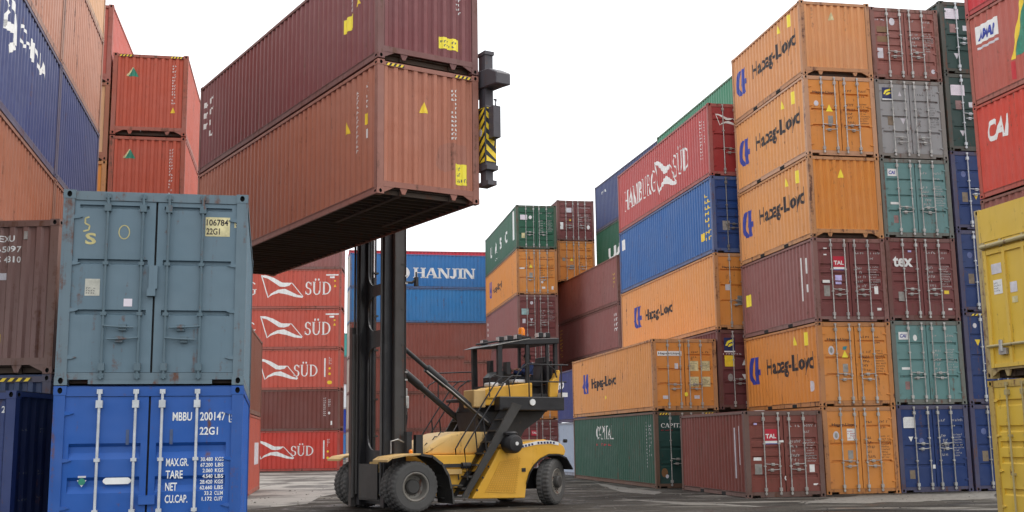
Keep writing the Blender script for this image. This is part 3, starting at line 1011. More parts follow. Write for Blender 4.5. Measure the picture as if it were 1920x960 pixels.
Container('red container whose roof shows above the white lettered blue one behind the mast', 99.8, -12.5 + 12.0, 85.6 + 2.1, 13.77, 2.58, 12.192, BRED, 'blank', group=GD)

GX = 'distant containers in the gap left of the mast'
for z, H, col, lb in ((0, 2.62, BLUE, 'distant blue container at ground level in the gap left of the mast'), (2.62, 2.62, P('deep_blue_paint', (.01, .04, .3), .2), 'distant deep blue container under the white one in the gap left of the mast'),
                      (5.24, 2.63, WHITEP, 'distant white container in the gap left of the mast'), (7.87, 2.92, MAROON2, 'distant maroon container under the turquoise one in the gap'),
                      (10.79, 2.55, TURQ, 'distant turquoise container at the top of the gap left of the mast')):
    Container(lb, 98, -27.717 + 12.07, 121.7, z, H, 12.192, col, 'blank', group=GX)

# ------------------------------------------------------------------ middle stacks
GE = 'stacked containers in the middle distance'
def estack(z, H, col, label, **kw):
    return Container(label, 10.11, .275, 65.921, z, H, 12.192, col, 'door', group=GE, **kw)
c = estack(0, 2.92, MAROON, 'maroon door end seen under the cab, on the ground', style='tal')
c.on_front('sticker', rect2d(.72, 2.0, .36, .3), REDD); c.on_front('lettering', T('TAL', .76, 2.1, .12, .28, .03), WHITE, .007); numbers(c, WHITE, 71)
c = estack(2.92, 2.4, ORANGE, 'orange door end glimpsed under the cab deck', style='hapag')
c = estack(5.32, 2.24, MAROON, 'maroon container in the middle distance hidden largely by the cab roof')
c = estack(7.564, 2.65, MAROON2, 'maroon door end above the orange beacon, third from the top of the middle stack', door_col=MAROON, style='tal')  # sides paler than the doors: brighter side light put into the colour
c.on_front('sticker', rect2d(.25, 1.45, .42, .36), plain('pale_teal_sticker', (.3, .45, .45), .6))
c.on_front('sticker', join2d(ellipse2d(.86, 2.15, .09, .1), tri2d(.74, 1.05, .2, .18, True), rect2d(.3, .95, .18, .26)), PALE); numbers(c, WHITE, 73)
c.on_left('serial_number', marks2d(.5, .4, .2, 1.8, 5, 75, 1), WHITE)
c = estack(10.21, 2.72, ORANGE, 'orange container with dark lettering under the green one, middle distance', style='hapag')
c.on_left('emblem', hapag_emblem(1.6, 1.0, .95, 1.1), HBLUE); c.on_left('lettering', T('Hapag-Lloyd', 3.0, 1.05, .55, 3.6, .03), BLACKM)
c.on_front('warning_triangle', tri2d(.75, 1.6, .2, .2), YELB); c.on_front('sticker', rect2d(.75, 1.0, .2, .3), ALU); c.on_front('sticker', join2d(rect2d(.1 + .06, 1.52, .32, .08), ellipse2d(1.52, .75, .07, .08), rect2d(1.5, .35, .2, .12), rect2d(2.08, .3, .12, .2)), WHITE)
numbers(c, HBROWN, 77)
c = estack(12.94, 2.65, GREEN, 'green container with white capitals on its long side, top of the middle stack', style='five')
for ch, xx, ww in (('U', 2.2, .7), ('A', 4.1, .8), ('S', 6.0, .7), ('C', 8.1, .8)):
    c.on_left('lettering', T(ch, xx, .95, .75, ww, .04), WHITE)
c.on_left('lettering', rect2d(10.9, .7, .5, 1.75), WHITE)
c.on_left('small_mark', marks2d(4.2, .45, 1.0, .22, 1, 9, 4), WHITE)
c.on_front('sticker', rect2d(.25, 1.75, .42, .3), plain('pink_white_sticker', None)); c.on_front('sticker', ellipse2d(.86, 1.9, .1, .11), WHITE); c.on_front('sticker', rect2d(.32, .65, .2, .3), CREAM); numbers(c, WHITE, 79)
c = Container('orange door end under the maroon top one, beside the green topped stack', 11, 2.917, 71, 11.63, 2.65, 12.192, ORANGE, 'door', 'hapag', group=GE)
c.on_front('warning_triangle', tri2d(.8, 1.35, .2, .22), YELB); c.on_front('sticker', join2d(rect2d(.78, .8, .24, .3), rect2d(.3, 1.35, .2, .2)), ALU); numbers(c, HBROWN, 81)
c = Container('maroon door end on top of an orange one, just right of the green topped stack', 11, 2.917, 71, 14.28, 2.65, 12.192, MAROON, 'door', 'tal', group=GE)
c.on_front('sticker', rect2d(.62, 1.85, .34, .3), PALE); c.on_front('sticker', join2d(rect2d(.2, .75, .2, .45), ellipse2d(2.05, .9, .1, .14)), WHITE); c.on_front('warning_mark', tri2d(.8, 1.3, .12, .14), YEL); numbers(c, WHITE, 83)
GF = 'long sided containers behind the orange pair'
Container('faded maroon container showing only a thin strip above the navy one right of the cab', 13.17, 5.704, 60.859, 3.95, 2.55, 12.192, MAROON2, 'blank', group=GF)
c = Container('faded maroon container seen along its side, lower of two right of the cab', 13.17, 5.704, 60.859, 6.50, 2.52, 12.192, MAROON2, 'blank', group=GF)
c.on_left('serial_number', marks2d(11.4, 1.0, .3, 1.1, 4, 85, 1), WHITE)
c.on_left('yellow_mark', marks2d(.35, .3, .25, 1.9, 9, 87, 1), YEL)
c = Container('faded maroon container seen along its side, upper of two right of the cab', 13.17, 5.704, 60.859, 9.02, 2.65, 12.192, MAROON2, 'blank', group=GF)
c.on_left('serial_number', marks2d(11.4, .9, .15, .9, 4, 88, 1), YEL)
c = Container('green container with a white U, between maroon and navy ones in the middle distance', 12.37, 7.796, 56.624, 11.69, 2.58, 12.192, GREEN, 'blank', group=GF)
c.on_left('lettering', T('UASC', 2.4, .45, .75, 5.6, .04), WHITE)
c = Container('navy container on the green one, running behind the long red one', 12.37, 7.796, 56.624, 14.27, 2.86, 12.192, NAVYG, 'blank', group=GF)
c.on_left('lettering', marks2d(1.3, 2.1, 1.8, .3, 1, 89, 5), WHITE)
c = Container('light grey container on the ground right of the lift truck', 10.6, 3.38, 53.3, 0, 2.6, 6.058, LGREY, 'blank', group=GF)
c.on_left('small_mark', join2d(ellipse2d(.55, 1.6, .12, .14), ellipse2d(.55, 1.2, .1, .1)), PALE)
c = Container('navy container on the light grey one, beside the orange pair', 10.6, 3.38, 53.3, 2.6, 2.6, 6.058, P('ink_blue_paint', (.03, .04, .17), .2), 'blank', group=GF)
c.on_left('lettering', T('P&O', .15, 1.7, .42, 1.2, .05), WHITE)

# ------------------------------------------------------------------ right: long stack with red and blue
GH = 'containers of the long stack with the red lettered one'
hx, hy, hyaw = 7.472, 41.3, 11.05
c = Container('dark maroon door end beside the orange pair, with a blue and white square sticker', hyaw, hx, hy, 2.766, 2.91, 12.192, DKRED, 'door', 'five', group=GH)
def fsquare(c, x, z, s=.36):
    c.on_front('sticker', rect2d(x, z, s, s * 1.15), NAVY if False else plain('navy_decal', (.01, .02, .1), .5))
    c.on_front('sticker_mark', join2d(poly2d([(x + s * .12, z + s * .45), (x + s * .3, z + s * .85), (x + s * .9, z + s * 1.05), (x + s * .9, z + s * .85), (x + s * .45, z + s * .68), (x + s * .3, z + s * .45)]), poly2d([(x + s * .35, z + s * .35), (x + s * .5, z + s * .6), (x + s * .9, z + s * .7), (x + s * .9, z + s * .55), (x + s * .55, z + s * .38)])), YELB, .007)
    c.on_front('sticker_edge', rect2d(x, z - s * .12, s, s * .12), WHITE)
fsquare(c, .25, 2.12, .42)
c.on_front('sticker', rect2d(.25, 1.55, .38, .4), YEL); c.on_front('sticker', join2d(tri2d(.9, 1.05, .22, .22, True), tri2d(.92, 1.6, .18, .2), marks2d(.2, 1.98, .95, .06, 1, 91, 9)), WHITE); c.on_front('sticker', ellipse2d(.45, 1.15, .1, .14), ALU)
c = Container('orange container with black lettering in the long stack, above the orange pair', hyaw, hx, hy, 5.676, 2.86, 12.192, ORANGE_LIT, 'door', 'hapag', group=GH, door_col=ORANGE)
c.on_left('emblem', hapag_emblem(1.85, 1.0, 1.1, .95), HBLUE); c.on_left('lettering', T('Hapag-Lloyd', 3.6, 1.05, .62, 3.7, .03), BLACKM)
c.on_front('sticker', rect2d(.4, 1.45, .2, .22), PALE); c.on_front('lettering', T('Hapag-Lloyd', .3, 2.25, .1, .78, .02), BLACKM); c.on_front('sticker', rect2d(.85, .9, .25, .35), ALU)
c = Container('blue container under the red lettered one in the long stack', hyaw, hx, hy, 8.536, 2.92, 12.192, HBLUEP, 'door', 'tal', group=GH, bars=RODG, door_col=P('door_blue_paint', (.012, .05, .2), .4))  # darker blue on the door paints the shaded front face
c.on_left('label_plate', rect2d(.4, 2.0, .5, .5), WHITE); c.on_left('warning_marks', join2d(marks2d(11.4, .5, .3, 1.9, 8, 93, 1), rect2d(10.9, .6, .35, .3)), YEL)
c.on_front('sticker', rect2d(.4, .85, .28, .35), ALU)
c = Container('red container with white lettering and bird emblem, on top of the long blue one', hyaw, hx, hy, 11.456, 2.82, 12.192, SUDRED_LIT, 'door', 'hapag', group=GH, door_col=P('door_red_paint', (.32, .03, .03), .4))  # door red darkened to paint shade on the end
c.on_left('lettering', serif2d('HAMBURG', 1.0, .85, 4.7, .95), WHITE)
c.on_left('emblem', sud_emblem(5.6, .55, 2.7, 1.55), WHITE)
c.on_left('lettering', serif2d('SÜD', 7.9, .85, 2.0, .95), WHITE)
c.on_left('serial_number', join2d(marks2d(11.2, .8, .09, 1.6, 12, 95, 1), marks2d(11.55, 1.4, .09, .9, 8, 96, 1)), WHITE)
c.on_front('emblem', sud_emblem(.3, 1.95, .95, .45), WHITE)
Container('green container whose ribbed side peeks out above the long red one', 11, 9.69, 43.26, 13.95, 2.75, 12.192, P('pale_green_paint', (.06, .24, .14), .3), 'blank', group=GH)

GI = 'orange and green pair'
c = Container('green container on the ground with white capitals, under the orange one', 10.78, 5.017, 40.907, 0, 2.72, 12.192, CGREEN, 'door', 'blue', group=GI, frame=P('rusty_frame_paint', (.13, .075, .05), .9), door_col=P('deep_green_paint', (.012, .05, .042), .4))  # door green is a darker copy, painting the dimmer light there
c.on_left('lettering', serif2d('CAPITAL', 4.0, 1.75, 2.7, .55), WHITE)
c.on_left('lettering', marks2d(4.0, 1.45, 2.7, .16, 1, 97, 14), REDD)
c.on_left('serial_number', join2d(marks2d(11.0, .7, .12, 1.7, 14, 98, 1), marks2d(11.45, 1.1, .1, 1.2, 8, 99, 1)), PALE)
c.on_front('lettering', serif2d('CAPITAL', .25, 2.14, 1.0, .15), WHITE); c.on_front('small_print', marks2d(.25, 2.02, .5, .05, 1, 3, 9), REDD)
c.on_front('sticker', join2d(ellipse2d(.33, .55, .12, .16)), P('rust_patch', (.2, .1, .04), .9)); c.on_front('sticker', ellipse2d(.42, .42, .06, .07), PALE, .008)
hazard(c, .2, .62, 4); hazard(c, 1.8, 2.25, 4)
c = Container('orange container with black lettering on the green one, cream plates on its right door', 10.78, 5.017, 40.907, 2.74, 2.60, 12.192, ORANGE_LIT, 'door', 'hapag', group=GI, door_col=ORANGE, handles=.3)
c.on_left('emblem', hapag_emblem(1.8, 1.0, 1.05, .85), HBLUE)
c.on_left('lettering', T('Hapag-Lloyd', 3.4, 1.05, .56, 3.9, .03), BLACKM)
c.on_left('sticker', ellipse2d(5.6, .72, .12, .08), YELB)
c.on_front('label_plate', rect2d(.2, 1.97, .92, .17), WHITE)
c.on_front('lettering', T('Hapag-Lloyd', .24, 2.0, .1, .82, .02), BLACKM, .007)
for px_, pz_ in ((1.42, 1.42), (1.86, 1.42), (1.42, .85), (1.86, .85)):
    c.on_front('number_plate', rect2d(px_, pz_, .32, .36), CREAM)
    c.on_front('plate_print', marks2d(px_ + .03, pz_ + .05, .26, .25, 4, int(px_ * 100 + pz_ * 10), 5), GREYM, .007)
c.on_front('serial_number', join2d(marks2d(1.5, 2.05, .6, .11, 1, 12, 9), marks2d(1.5, 1.88, .2, .1, 1, 13, 3)), HBROWN)
c.on_front('sticker', join2d(rect2d(.84, 1.5, .13, .2)), PALE)
c.on_front('sticker', join2d(rect2d(.36, .42, .2, .12), rect2d(1.55, .42, .2, .12)), PALE)
c.on_front('yellow_tag', ellipse2d(1.24, .58, .07, .085, 7), YELB, .02)

# ------------------------------------------------------------------ right: orange column
GK = 'containers of the tall orange column'
kx, ky, kyaw = 9.469, 35.071, 10.32
kz = [0, 2.67, 5.29, 7.96, 10.63, 13.29, 15.83]
def kstack(i, col, label, kind, **kw):
    return Container(label, kyaw, kx, ky, kz[i], kz[i + 1] - kz[i], 6.058, col, kind, group=GK, pockets=True, **kw)
def kyell(c):
    c.on_left('warning_mark', tri2d(4.15, 2.02, .22, .3), YELB); c.on_left('warning_mark', rect2d(4.95, 1.95, .28, .42), YELB)
c = kstack(0, ORANGE, 'orange door end on the ground, between the maroon and navy ones', 'door', style='hapag')
hapag_door(c, 101); c.on_front('sticker', ellipse2d(.42, 1.78, .1, .13), PALE); c.on_front('sticker_mark', ellipse2d(.42, 1.78, .05, .08), ALU, .007); c.on_front('label_plate', rect2d(.78, 1.62, .26, .36), WHITE); c.on_front('label_print', marks2d(.8, 1.66, .22, .28, 4, 8, 5), REDD, .007)
c = kstack(1, ORANGE, 'orange container with black lettering between two maroon ones in the tall column', 'door', style='hapag')
hapag_side(c, 1.15, .86, .75, 3.95); kyell(c); hapag_door(c, 103)
c.on_front('sticker', ellipse2d(.42, 1.72, .1, .14), PALE); c.on_front('sticker_mark', ellipse2d(.42, 1.72, .05, .08), ALU, .007)
c.on_front('warning_triangle', tri2d(.76, 1.5, .22, .22), YELB); c.on_front('sticker', poly2d([(.8, 1.74), (.92, 1.74), (.96, 1.86), (.82, 1.84)]), plain('teal_decal', (.03, .25, .3), .5))
c.on_left('sticker', ellipse2d(5.35, .65, .16, .17), PALE)
c = kstack(2, MAROON2, 'maroon container with red square logo between orange ones in the tall column', 'door', style='tal', door_col=MAROON)  # paler maroon on the long sides paints the stronger light they get
c.on_left('sticker', rect2d(.25, 1.1, .5, .42), YELB)
def tal(c, x=.66, z=1.73):
    c.on_front('sticker', rect2d(x, z, .38, .34), REDD); c.on_front('lettering', T('TAL', x + .02, z + .07, .13, .33, .035), WHITE, .007)
    c.on_front('sticker', rect2d(x, z - .075, .38, .07), WHITE); c.on_front('sticker', rect2d(x, z - .1, .38, .025), HBLUE)
tal(c); numbers(c, WHITE, 105)
c.on_left('serial_number', join2d(rect2d(5.05, .75, .06, 1.4), rect2d(5.38, 1.6, .07, .5), rect2d(5.38, 1.0, .07, .25)), WHITE)
c.on_front('sticker', rect2d(.3, .8, .2, .34), ALU); c.on_front('sticker', join2d(rect2d(.27, 1.22, .24, .09), rect2d(.35, 2.3, .12, .04), rect2d(.35, 2.1, .1, .04), rect2d(2.0, .88, .13, .25), rect2d(2.06, .36, .14, .08)), WHITE); c.on_front('sticker', join2d(rect2d(.7, 1.3, .22, .17), rect2d(.7, 1.18, .2, .08)), plain('lilac_sticker', (.5, .45, .75), .5))
c = kstack(3, ORANGE_LIT, 'orange container with a plain ribbed end right above the maroon one in the tall column', 'blank', endcol=ORANGE)
hapag_side(c, 1.35, .86, .75, 3.75); kyell(c); c.on_front('warning_triangle', tri2d(1.0, 1.95, .2, .28), YELB)
c = kstack(4, ORANGE_LIT, 'orange container with locking rods on its end, second from the top of the tall column', 'door', style='hapag', door_col=ORANGE, frame=P('faded_orange_frame', (.5, .27, .15), .6))
hapag_side(c, 1.35, .86, .75, 3.75); kyell(c); hapag_door(c, 107)
c.on_front('warning_triangle', tri2d(.72, 1.46, .24, .24), YELB); c.on_front('sticker', ellipse2d(.4, 1.72, .08, .09), PALE)
c = kstack(5, P('peach_orange_paint', (.66, .29, .105), .3), 'orange container with a plain ribbed end, top of the tall orange column', 'blank')
hapag_side(c, 1.35, .86, .75, 3.75); kyell(c); c.on_front('warning_triangle', tri2d(1.0, 1.9, .2, .28), CREAM)

c = Container('maroon container standing on the ground at the front of the right stacks', 9.75, 6.78, 33.71, 0, 2.54, 6.058, P('front_maroon_paint', (.20, .055, .042), .8), 'door', 'tal', pockets=True, frame=P('worn_maroon_frame', (.15, .085, .07), .9), door_col=P('front_maroon_paint', None))
tal(c, .63, 1.65); numbers(c, WHITE, 109)
c.on_left('serial_number', join2d(rect2d(5.1, .55, .045, 1.5), rect2d(5.42, 1.2, .06, .9), rect2d(5.42, .95, .09, .25)), PALE)
c.on_front('sticker', join2d(rect2d(.25, 1.08, .24, .09), rect2d(1.98, .72, .16, .22), rect2d(2.08, .34, .14, .05), rect2d(1.08, 1.6, .13, .06)), WHITE); c.on_front('sticker', rect2d(.28, .68, .22, .3), ALU)
c.on_front('sticker', rect2d(.3, 2.12, .1, .05), plain('lilac_sticker', None))
m = MB(); m.tube([(1.20, -.02, .62), (1.18, -.02, .56), (1.2, -.02, .5)], .02, 6); link('white_seal', m.mesh('white_seal'), WHITE, c.doors[0])

# column with grey, teal and maroon door ends
GL = 'containers of the column right of the orange one'
lx, ly, lyaw = 11.93, 35.63, 10.34
lz = [0, 2.70, 5.35, 8.03, 10.64, 13.30, 15.79]
def lstack(i, col, label, **kw):
    return Container(label, lyaw, lx, ly, lz[i], lz[i + 1] - lz[i], 6.058, col, 'door', group=GL, **kw)
c = lstack(0, NAVY, 'navy door end on the ground with a white paper at its upper left', style='blue', bars=GALV, handles=.5)
c.on_front('label_plate', rect2d(.22, 1.98, .4, .34), WHITE); c.on_front('label_print', marks2d(.25, 2.02, .34, .26, 5, 1, 6), PALE, .007); c.on_front('sticker', join2d(tri2d(.36, 1.55, .16, .16, True), rect2d(1.12, .72, .09, .12)), WHITE)
c.on_front('sticker', ellipse2d(.8, 1.58, .08, .09), plain('dim_blue_sticker', (.1, .13, .3), .5)); c.on_front('sticker', rect2d(.33, .42, .18, .26), plain('tan_plate', (.2, .15, .1), .5)); numbers(c, WHITE, 111)
rust_f = P('rusty_frame_paint', None)
TF = P('rusty_teal_frame', (.14, .15, .13), 1.0)
c = lstack(1, TEAL, 'teal door end right above the navy one, under the maroon one with white letters', style='teal', frame=TF)
def cai_teal(c, seed):
    c.on_front('sticker', rect2d(.26, c.H * .775, .32, .24), WHITE); c.on_front('lettering', T('CAI', .3, c.H * .775 + .06, .12, .23, .03, .25), HBLUE, .007)
    numbers(c, PALE, seed); c.on_front('label_plate', rect2d(.3, c.H * .415, .28, .075), WHITE); c.on_front('sticker', rect2d(.38, c.H * .18, .16, .25), plain('faded_red_sticker', (.28, .16, .15), .6))
cai_teal(c, 113); c.on_front('sticker', ellipse2d(.82, 2.1, .07, .1), WHITE)
c = lstack(2, MAROON, 'maroon door end with white lowercase letters, between two teal ones', style='tal', bars=GALV)
c.on_front('lettering', T('tex', .24, 1.72, .35, .68, .035), WHITE); numbers(c, WHITE, 115)
c.on_front('sticker', rect2d(.36, .62, .2, .3), ALU); c.on_front('sticker', rect2d(1.95, .86, .17, .11), YEL); c.on_front('sticker', rect2d(2.05, .34, .14, .06), WHITE); c.on_front('sticker', rect2d(.78, 2.2, .12, .06), plain('lilac_sticker', None))
c = lstack(3, TEAL, 'teal door end under the grey one, beside the upper orange ones', style='teal', frame=TF)
cai_teal(c, 117)
c = lstack(4, GREYP, 'grey door end with a navy and yellow square sticker', style='teal', frame=P('rusty_grey_frame', (.2, .18, .16), 1.0), handles=.2)
fsquare(c, .26, 2.0, .33); numbers(c, GREYM, 119); c.on_front('sticker', rect2d(.4, 1.1, .2, .3), plain('tan_plate', None)); c.on_front('sticker', join2d(tri2d(.84, 1.15, .2, .2, True), tri2d(.82, 2.1, .12, .17)), PALE)
c = lstack(5, P('washed_red_paint', (.26, .085, .065), .8), 'washed out red door end with olive patches, on top of the grey one', style='tal')
c.on_front('repaint_patch', join2d(rect2d(.22, 1.62, .42, .2), rect2d(.22, 1.28, .42, .2)), P('olive_patch', (.22, .13, .06), .6)); c.on_front('sticker', join2d(ellipse2d(.78, 2.0, .1, .13), rect2d(.2, .72, .2, .35), ellipse2d(2.15, .33, .07, .08)), PALE); c.on_front('lettering', marks2d(.18, 2.0, .42, .1, 1, 120, 6), PALE); numbers(c, WHITE, 121)

GM = 'containers of the blue and dark green column'
mx, my = lx + 2.53 * math.cos(R(lyaw)), ly + 2.53 * math.sin(R(lyaw))
mz = [0, 2.70, 5.64, 8.33, 10.96, 13.62, 16.14]
def mstack(i, col, label, **kw):
    return Container(label, lyaw, mx, my, mz[i], mz[i + 1] - mz[i], 6.058, col, 'door', style='blue', group=GM, bars=kw.pop('bars', GALVW), **kw)
def bluemarks(c, z=0):
    c.on_front('sticker', ellipse2d(.42, 1.85, .09, .1), plain('dim_blue_sticker', None)); c.on_front('sticker', rect2d(.32, .92, .2, .32), plain('tan_plate', None)); c.on_front('warning_mark', tri2d(.72, 1.0, .18, .18, True), YEL)
c = mstack(0, NAVY, 'blue door end on the ground beside the lower yellow one', bars=GALV, handles=.42); bluemarks(c)
c = mstack(1, NAVY, 'tall blue door end, second from the ground beside the gap between the yellow ones', handles=.38); c.on_front('warning_mark', tri2d(.36, 1.85, .2, .2, True), YEL); c.on_front('sticker', ellipse2d(.4, 2.5, .07, .08), PALE); hazard(c, .3, .7, 3)
c = mstack(2, NAVY, 'blue door end beside the upper yellow one, middle of its column', handles=.5); bluemarks(c)
c = mstack(3, NAVY, 'blue door end right under the dark green pair', handles=.45); bluemarks(c)
for i, lb in ((4, 'dark green door end above the blue ones, lower of the dark green pair'), (5, 'dark green door end at the top of its column, beside the sky')):
    c = mstack(i, DGREEN, lb, handles=.42)
    c.on_front('label_plate', rect2d(.2, 1.9, .5, .36), plain('pink_white_sticker', None)); c.on_front('label_print', marks2d(.23, 1.94, .44, .28, 4, i, 6), PALE, .007)
    c.on_front('sticker', rect2d(.34, 1.42, .22, .3), plain('faded_red_sticker', None)); c.on_front('sticker', join2d(rect2d(.82, 1.5, .18, .18), tri2d(.42, .5, .2, .2, True)), PALE)

# far right: red stack and yellow pair
GN = 'red containers at the right edge'
def nstack(z, H, col, label, **kw):
    return Container(label, 13, 14.538, 25.228, z, H, 6.058, col, 'blank', group=GN, **kw)
nstack(5.58, 2.67, BROWN, 'brown container between the scarlet one and the yellow one at the right edge')
c = nstack(8.269, 2.68, CAIRED, 'scarlet container with slanted white letters at the right edge')
c.on_left('lettering', T('CAI', .50, 1.50, .62, .95, .045, .25), WHITE)
c = nstack(10.95, 2.66, FADERED, 'faded red container with white logo plate and green triangle at the right edge')
c.on_left('label_plate', rect2d(.36, 1.72, .95, .52), WHITE); c.on_left('label_print', fit2d(text2d('AMAP', .3, .05, .3), .44, 1.80, .78, .30), HBLUE, .007); c.on_left('small_print', rect2d(.4, 1.55, .9, .07), PALE)
c.on_left('emblem', poly2d([(1.95, .85), (3.5, .85), (2.8, 2.35), (2.42, 2.25)]), TEALD); c.on_left('emblem_edge', poly2d([(1.78, .8), (1.92, .8), (2.45, 2.3), (2.3, 2.3)]), YEL, .006); c.on_left('red_mark', rect2d(1.75, .25, .14, .5), BRED)
nstack(13.61, 2.66, BRED, 'bright red container cut by the top right corner of the picture')
GO = 'yellow containers at the right edge'
YR = P('yellow_rod', (.40, .33, .16), .8)
c = Container('yellow door end with recessed rectangular panels, on the ground at the right edge', -77, 9.339, 22.419, 0, 2.81, 6.058, YELP, 'door', 'tal', group=GO, bars=YR, handles=None)
for d in c.doors:
    for ch in list(d.children):
        if ch.name.startswith('locking_bar'): ch.location.x += 0
c = Container('tall yellow container with horizontal bar and white notices at the right edge', -77, 9.339, 22.419, 2.84, 3.38, 6.058, YELP, 'blank', group=GO, frame=P('worn_yellow_frame', (.42, .32, .14), 1.0))
H = c.H
m = MB()
m.box(.10, W - .10, -.004, .012, H - .68, H - .02)
link('header_panel', m.mesh('header_panel'), YELP, c.root)
m = MB(); m.tube([(.2, -.05, H - .78), (W - .2, -.05, H - .78)], .045, 10)
for xx in (.22, .75, 1.4, 2.1): m.box(xx - .03, xx + .03, -.03, .03, H - .84, H - .69)
link('top_bar', m.mesh('top_bar'), YR, c.root)
m = MB(); m.tube([(.16, -.05, .62), (W - .2, -.05, .62)], .03, 8)
link('lower_bar', m.mesh('lower_bar'), YR, c.root)
for a, b in ((.2, .30), (.78, .86), (1.35, 1.43), (1.95, 2.03)):
    m = MB(); m.box(a, b, -.03, .03, .2, H - .86); link('stiffener', m.mesh('stiffener'), YELP, c.root)
m = MB(); m.box(.31, W - .2, -.026, .02, H - .95, H - .86); m.box(.31, W - .2, -.026, .02, .2, .28); link('door_rail', m.mesh('door_rail'), YELP, c.root)
m = MB(); m.box(.13, W - .13, .006, .012, .28, H - .69); link('door_panel', m.mesh('door_panel'), YELP, c.root)
def yplate(x, z, w, h, mat, nm='notice'):
    m = MB(); m.box(x, x + w, .0, .0055, z, z + h); link(nm, m.mesh(nm), mat, c.root)
yplate(.40, 2.02, .3, .2, PALE); yplate(.43, 1.62, .26, .28, WHITE); yplate(.92, 1.6, .2, .2, PALE); yplate(.95, 1.4, .16, .12, CREAM)
m = MB(); m.v = [(x_, -.003, z_) for x_, z_ in marks2d(.45, 1.66, .22, .2, 4, 6, 5)[0]]; m.f = marks2d(.45, 1.66, .22, .2, 4, 6, 5)[1]; m.mi = [0] * len(m.f); link('notice_print', m.mesh('notice_print', 1), GREYM, c.root)
m = MB(); m.box(.5, .72, -.06, .0, .44, .56); m.tube([(.6, -.07, .72), (.6, -.07, .5)], .04, 8); link('lock_box', m.mesh('lock_box'), GALV, c.root)

# ------------------------------------------------------------------ the lifted pair
GP = 'containers held in the air by the lift truck'
c = Container('brown container held in the air, lower of the lifted pair', 32.7, -2.74, 22.59, 6.80, 2.88, 12.192, HELDB, 'blank', group=GP, frame=P('held_brown_frame', (.30, .12, .085), .7))
c.on_front('serial_number', marks2d(1.78, 1.35, .075, 1.15, 12, 41, 1), WHITE)
c.on_front('warning_triangle', tri2d(1.0, 1.85, .2, .24), YEL); c.on_front('warning_sign', rect2d(1.86, .38, .3, .46), YELB); c.on_front('sign_print', marks2d(1.9, .42, .22, .38, 3, 43, 4), GREYM, .007)
hazard(c, .2, .62, 4); hazard(c, 1.85, 2.25, 4)
c.on_front('scuff', poly2d([(1.38, .75), (1.6, .62), (1.95, .75), (2.15, .9), (2.15, 1.25), (1.75, 1.3), (1.5, 1.2), (1.4, .95)]), P('grey_scuff', (.37, .14, .09), .6), .002)
c.on_left('serial_number', join2d(marks2d(11.05, 1.05, .1, 1.4, 13, 45, 1), marks2d(11.55, 1.95, .09, .55, 5, 46, 1), rect2d(11.55, 1.3, .12, .2)), WHITE)
c.on_left('warning_mark', join2d(tri2d(10.5, 1.6, .25, .28), rect2d(11.52, 1.6, .16, .24)), YEL)
c.on_left('serial_number', marks2d(.35, 1.2, .12, 1.0, 6, 47, 1), WHITE)
HELD = c
c = Container('dark maroon container held in the air, upper of the lifted pair', 32.7, -2.74, 22.59, 9.70, 2.68, 12.192, HELDM, 'blank', group=GP)
c.on_front('warning_sign', rect2d(1.48, .47, .48, .26), YELB); c.on_front('sign_print', marks2d(1.52, .5, .4, .18, 2, 48, 6), GREYM, .007)
c.on_front('serial_number', marks2d(1.9, 1.3, .07, 1.0, 10, 49, 1), WHITE)
c.on_left('warning_sign', rect2d(10.4, 1.05, .5, .33), YELB); c.on_left('warning_mark', tri2d(11.0, 1.5, .25, .3), YEL); c.on_left('serial_number', marks2d(10.75, 1.45, .1, 1.0, 9, 50, 1), WHITE)
c.on_left('serial_number', join2d(marks2d(.35, .9, .5, 1.3, 4, 51, 1)), WHITE)

# ------------------------------------------------------------------ the lift truck
TY = P('truck_yellow', (.80, .43, .045), .3, .4, .15)
TYD = P('dusty_truck_yellow', (.62, .40, .14), .5, .65, .5)
TB = P('truck_black', (.022, .022, .024), .3, .5, .3, (.06, .04, .03))
TBD = P('dusty_truck_black', (.05, .047, .043), .6, .6, .4, (.09, .07, .05))
MASTB = P('mast_black', (.032, .031, .034), .5, .35, .35, (.07, .05, .04))
TYREM = P('tyre_rubber', (.085, .082, .078), .3, .85, .4, (.11, .10, .085))
RIMM = P('rim_grey', (.20, .185, .16), .7, .6)
CHROME = plain('cylinder_rod', (.55, .55, .55), .2, .9, .05)
def glass():
    m, nt, b = new_mat('cab_glass')
    b.inputs['Base Color'].default_value = (.92, .96, .95, 1)
    b.inputs['Roughness'].default_value = .02
    b.inputs['IOR'].default_value = 1.02
    b.inputs['Transmission Weight'].default_value = 1
    b.inputs['Specular IOR Level'].default_value = .5
    return m
GLASS = glass()
ORG = plain('amber_lamp', (.9, .25, .01), .3, var=.1)
LAMPW = plain('lamp_lens', (.8, .8, .78), .15, var=.05)

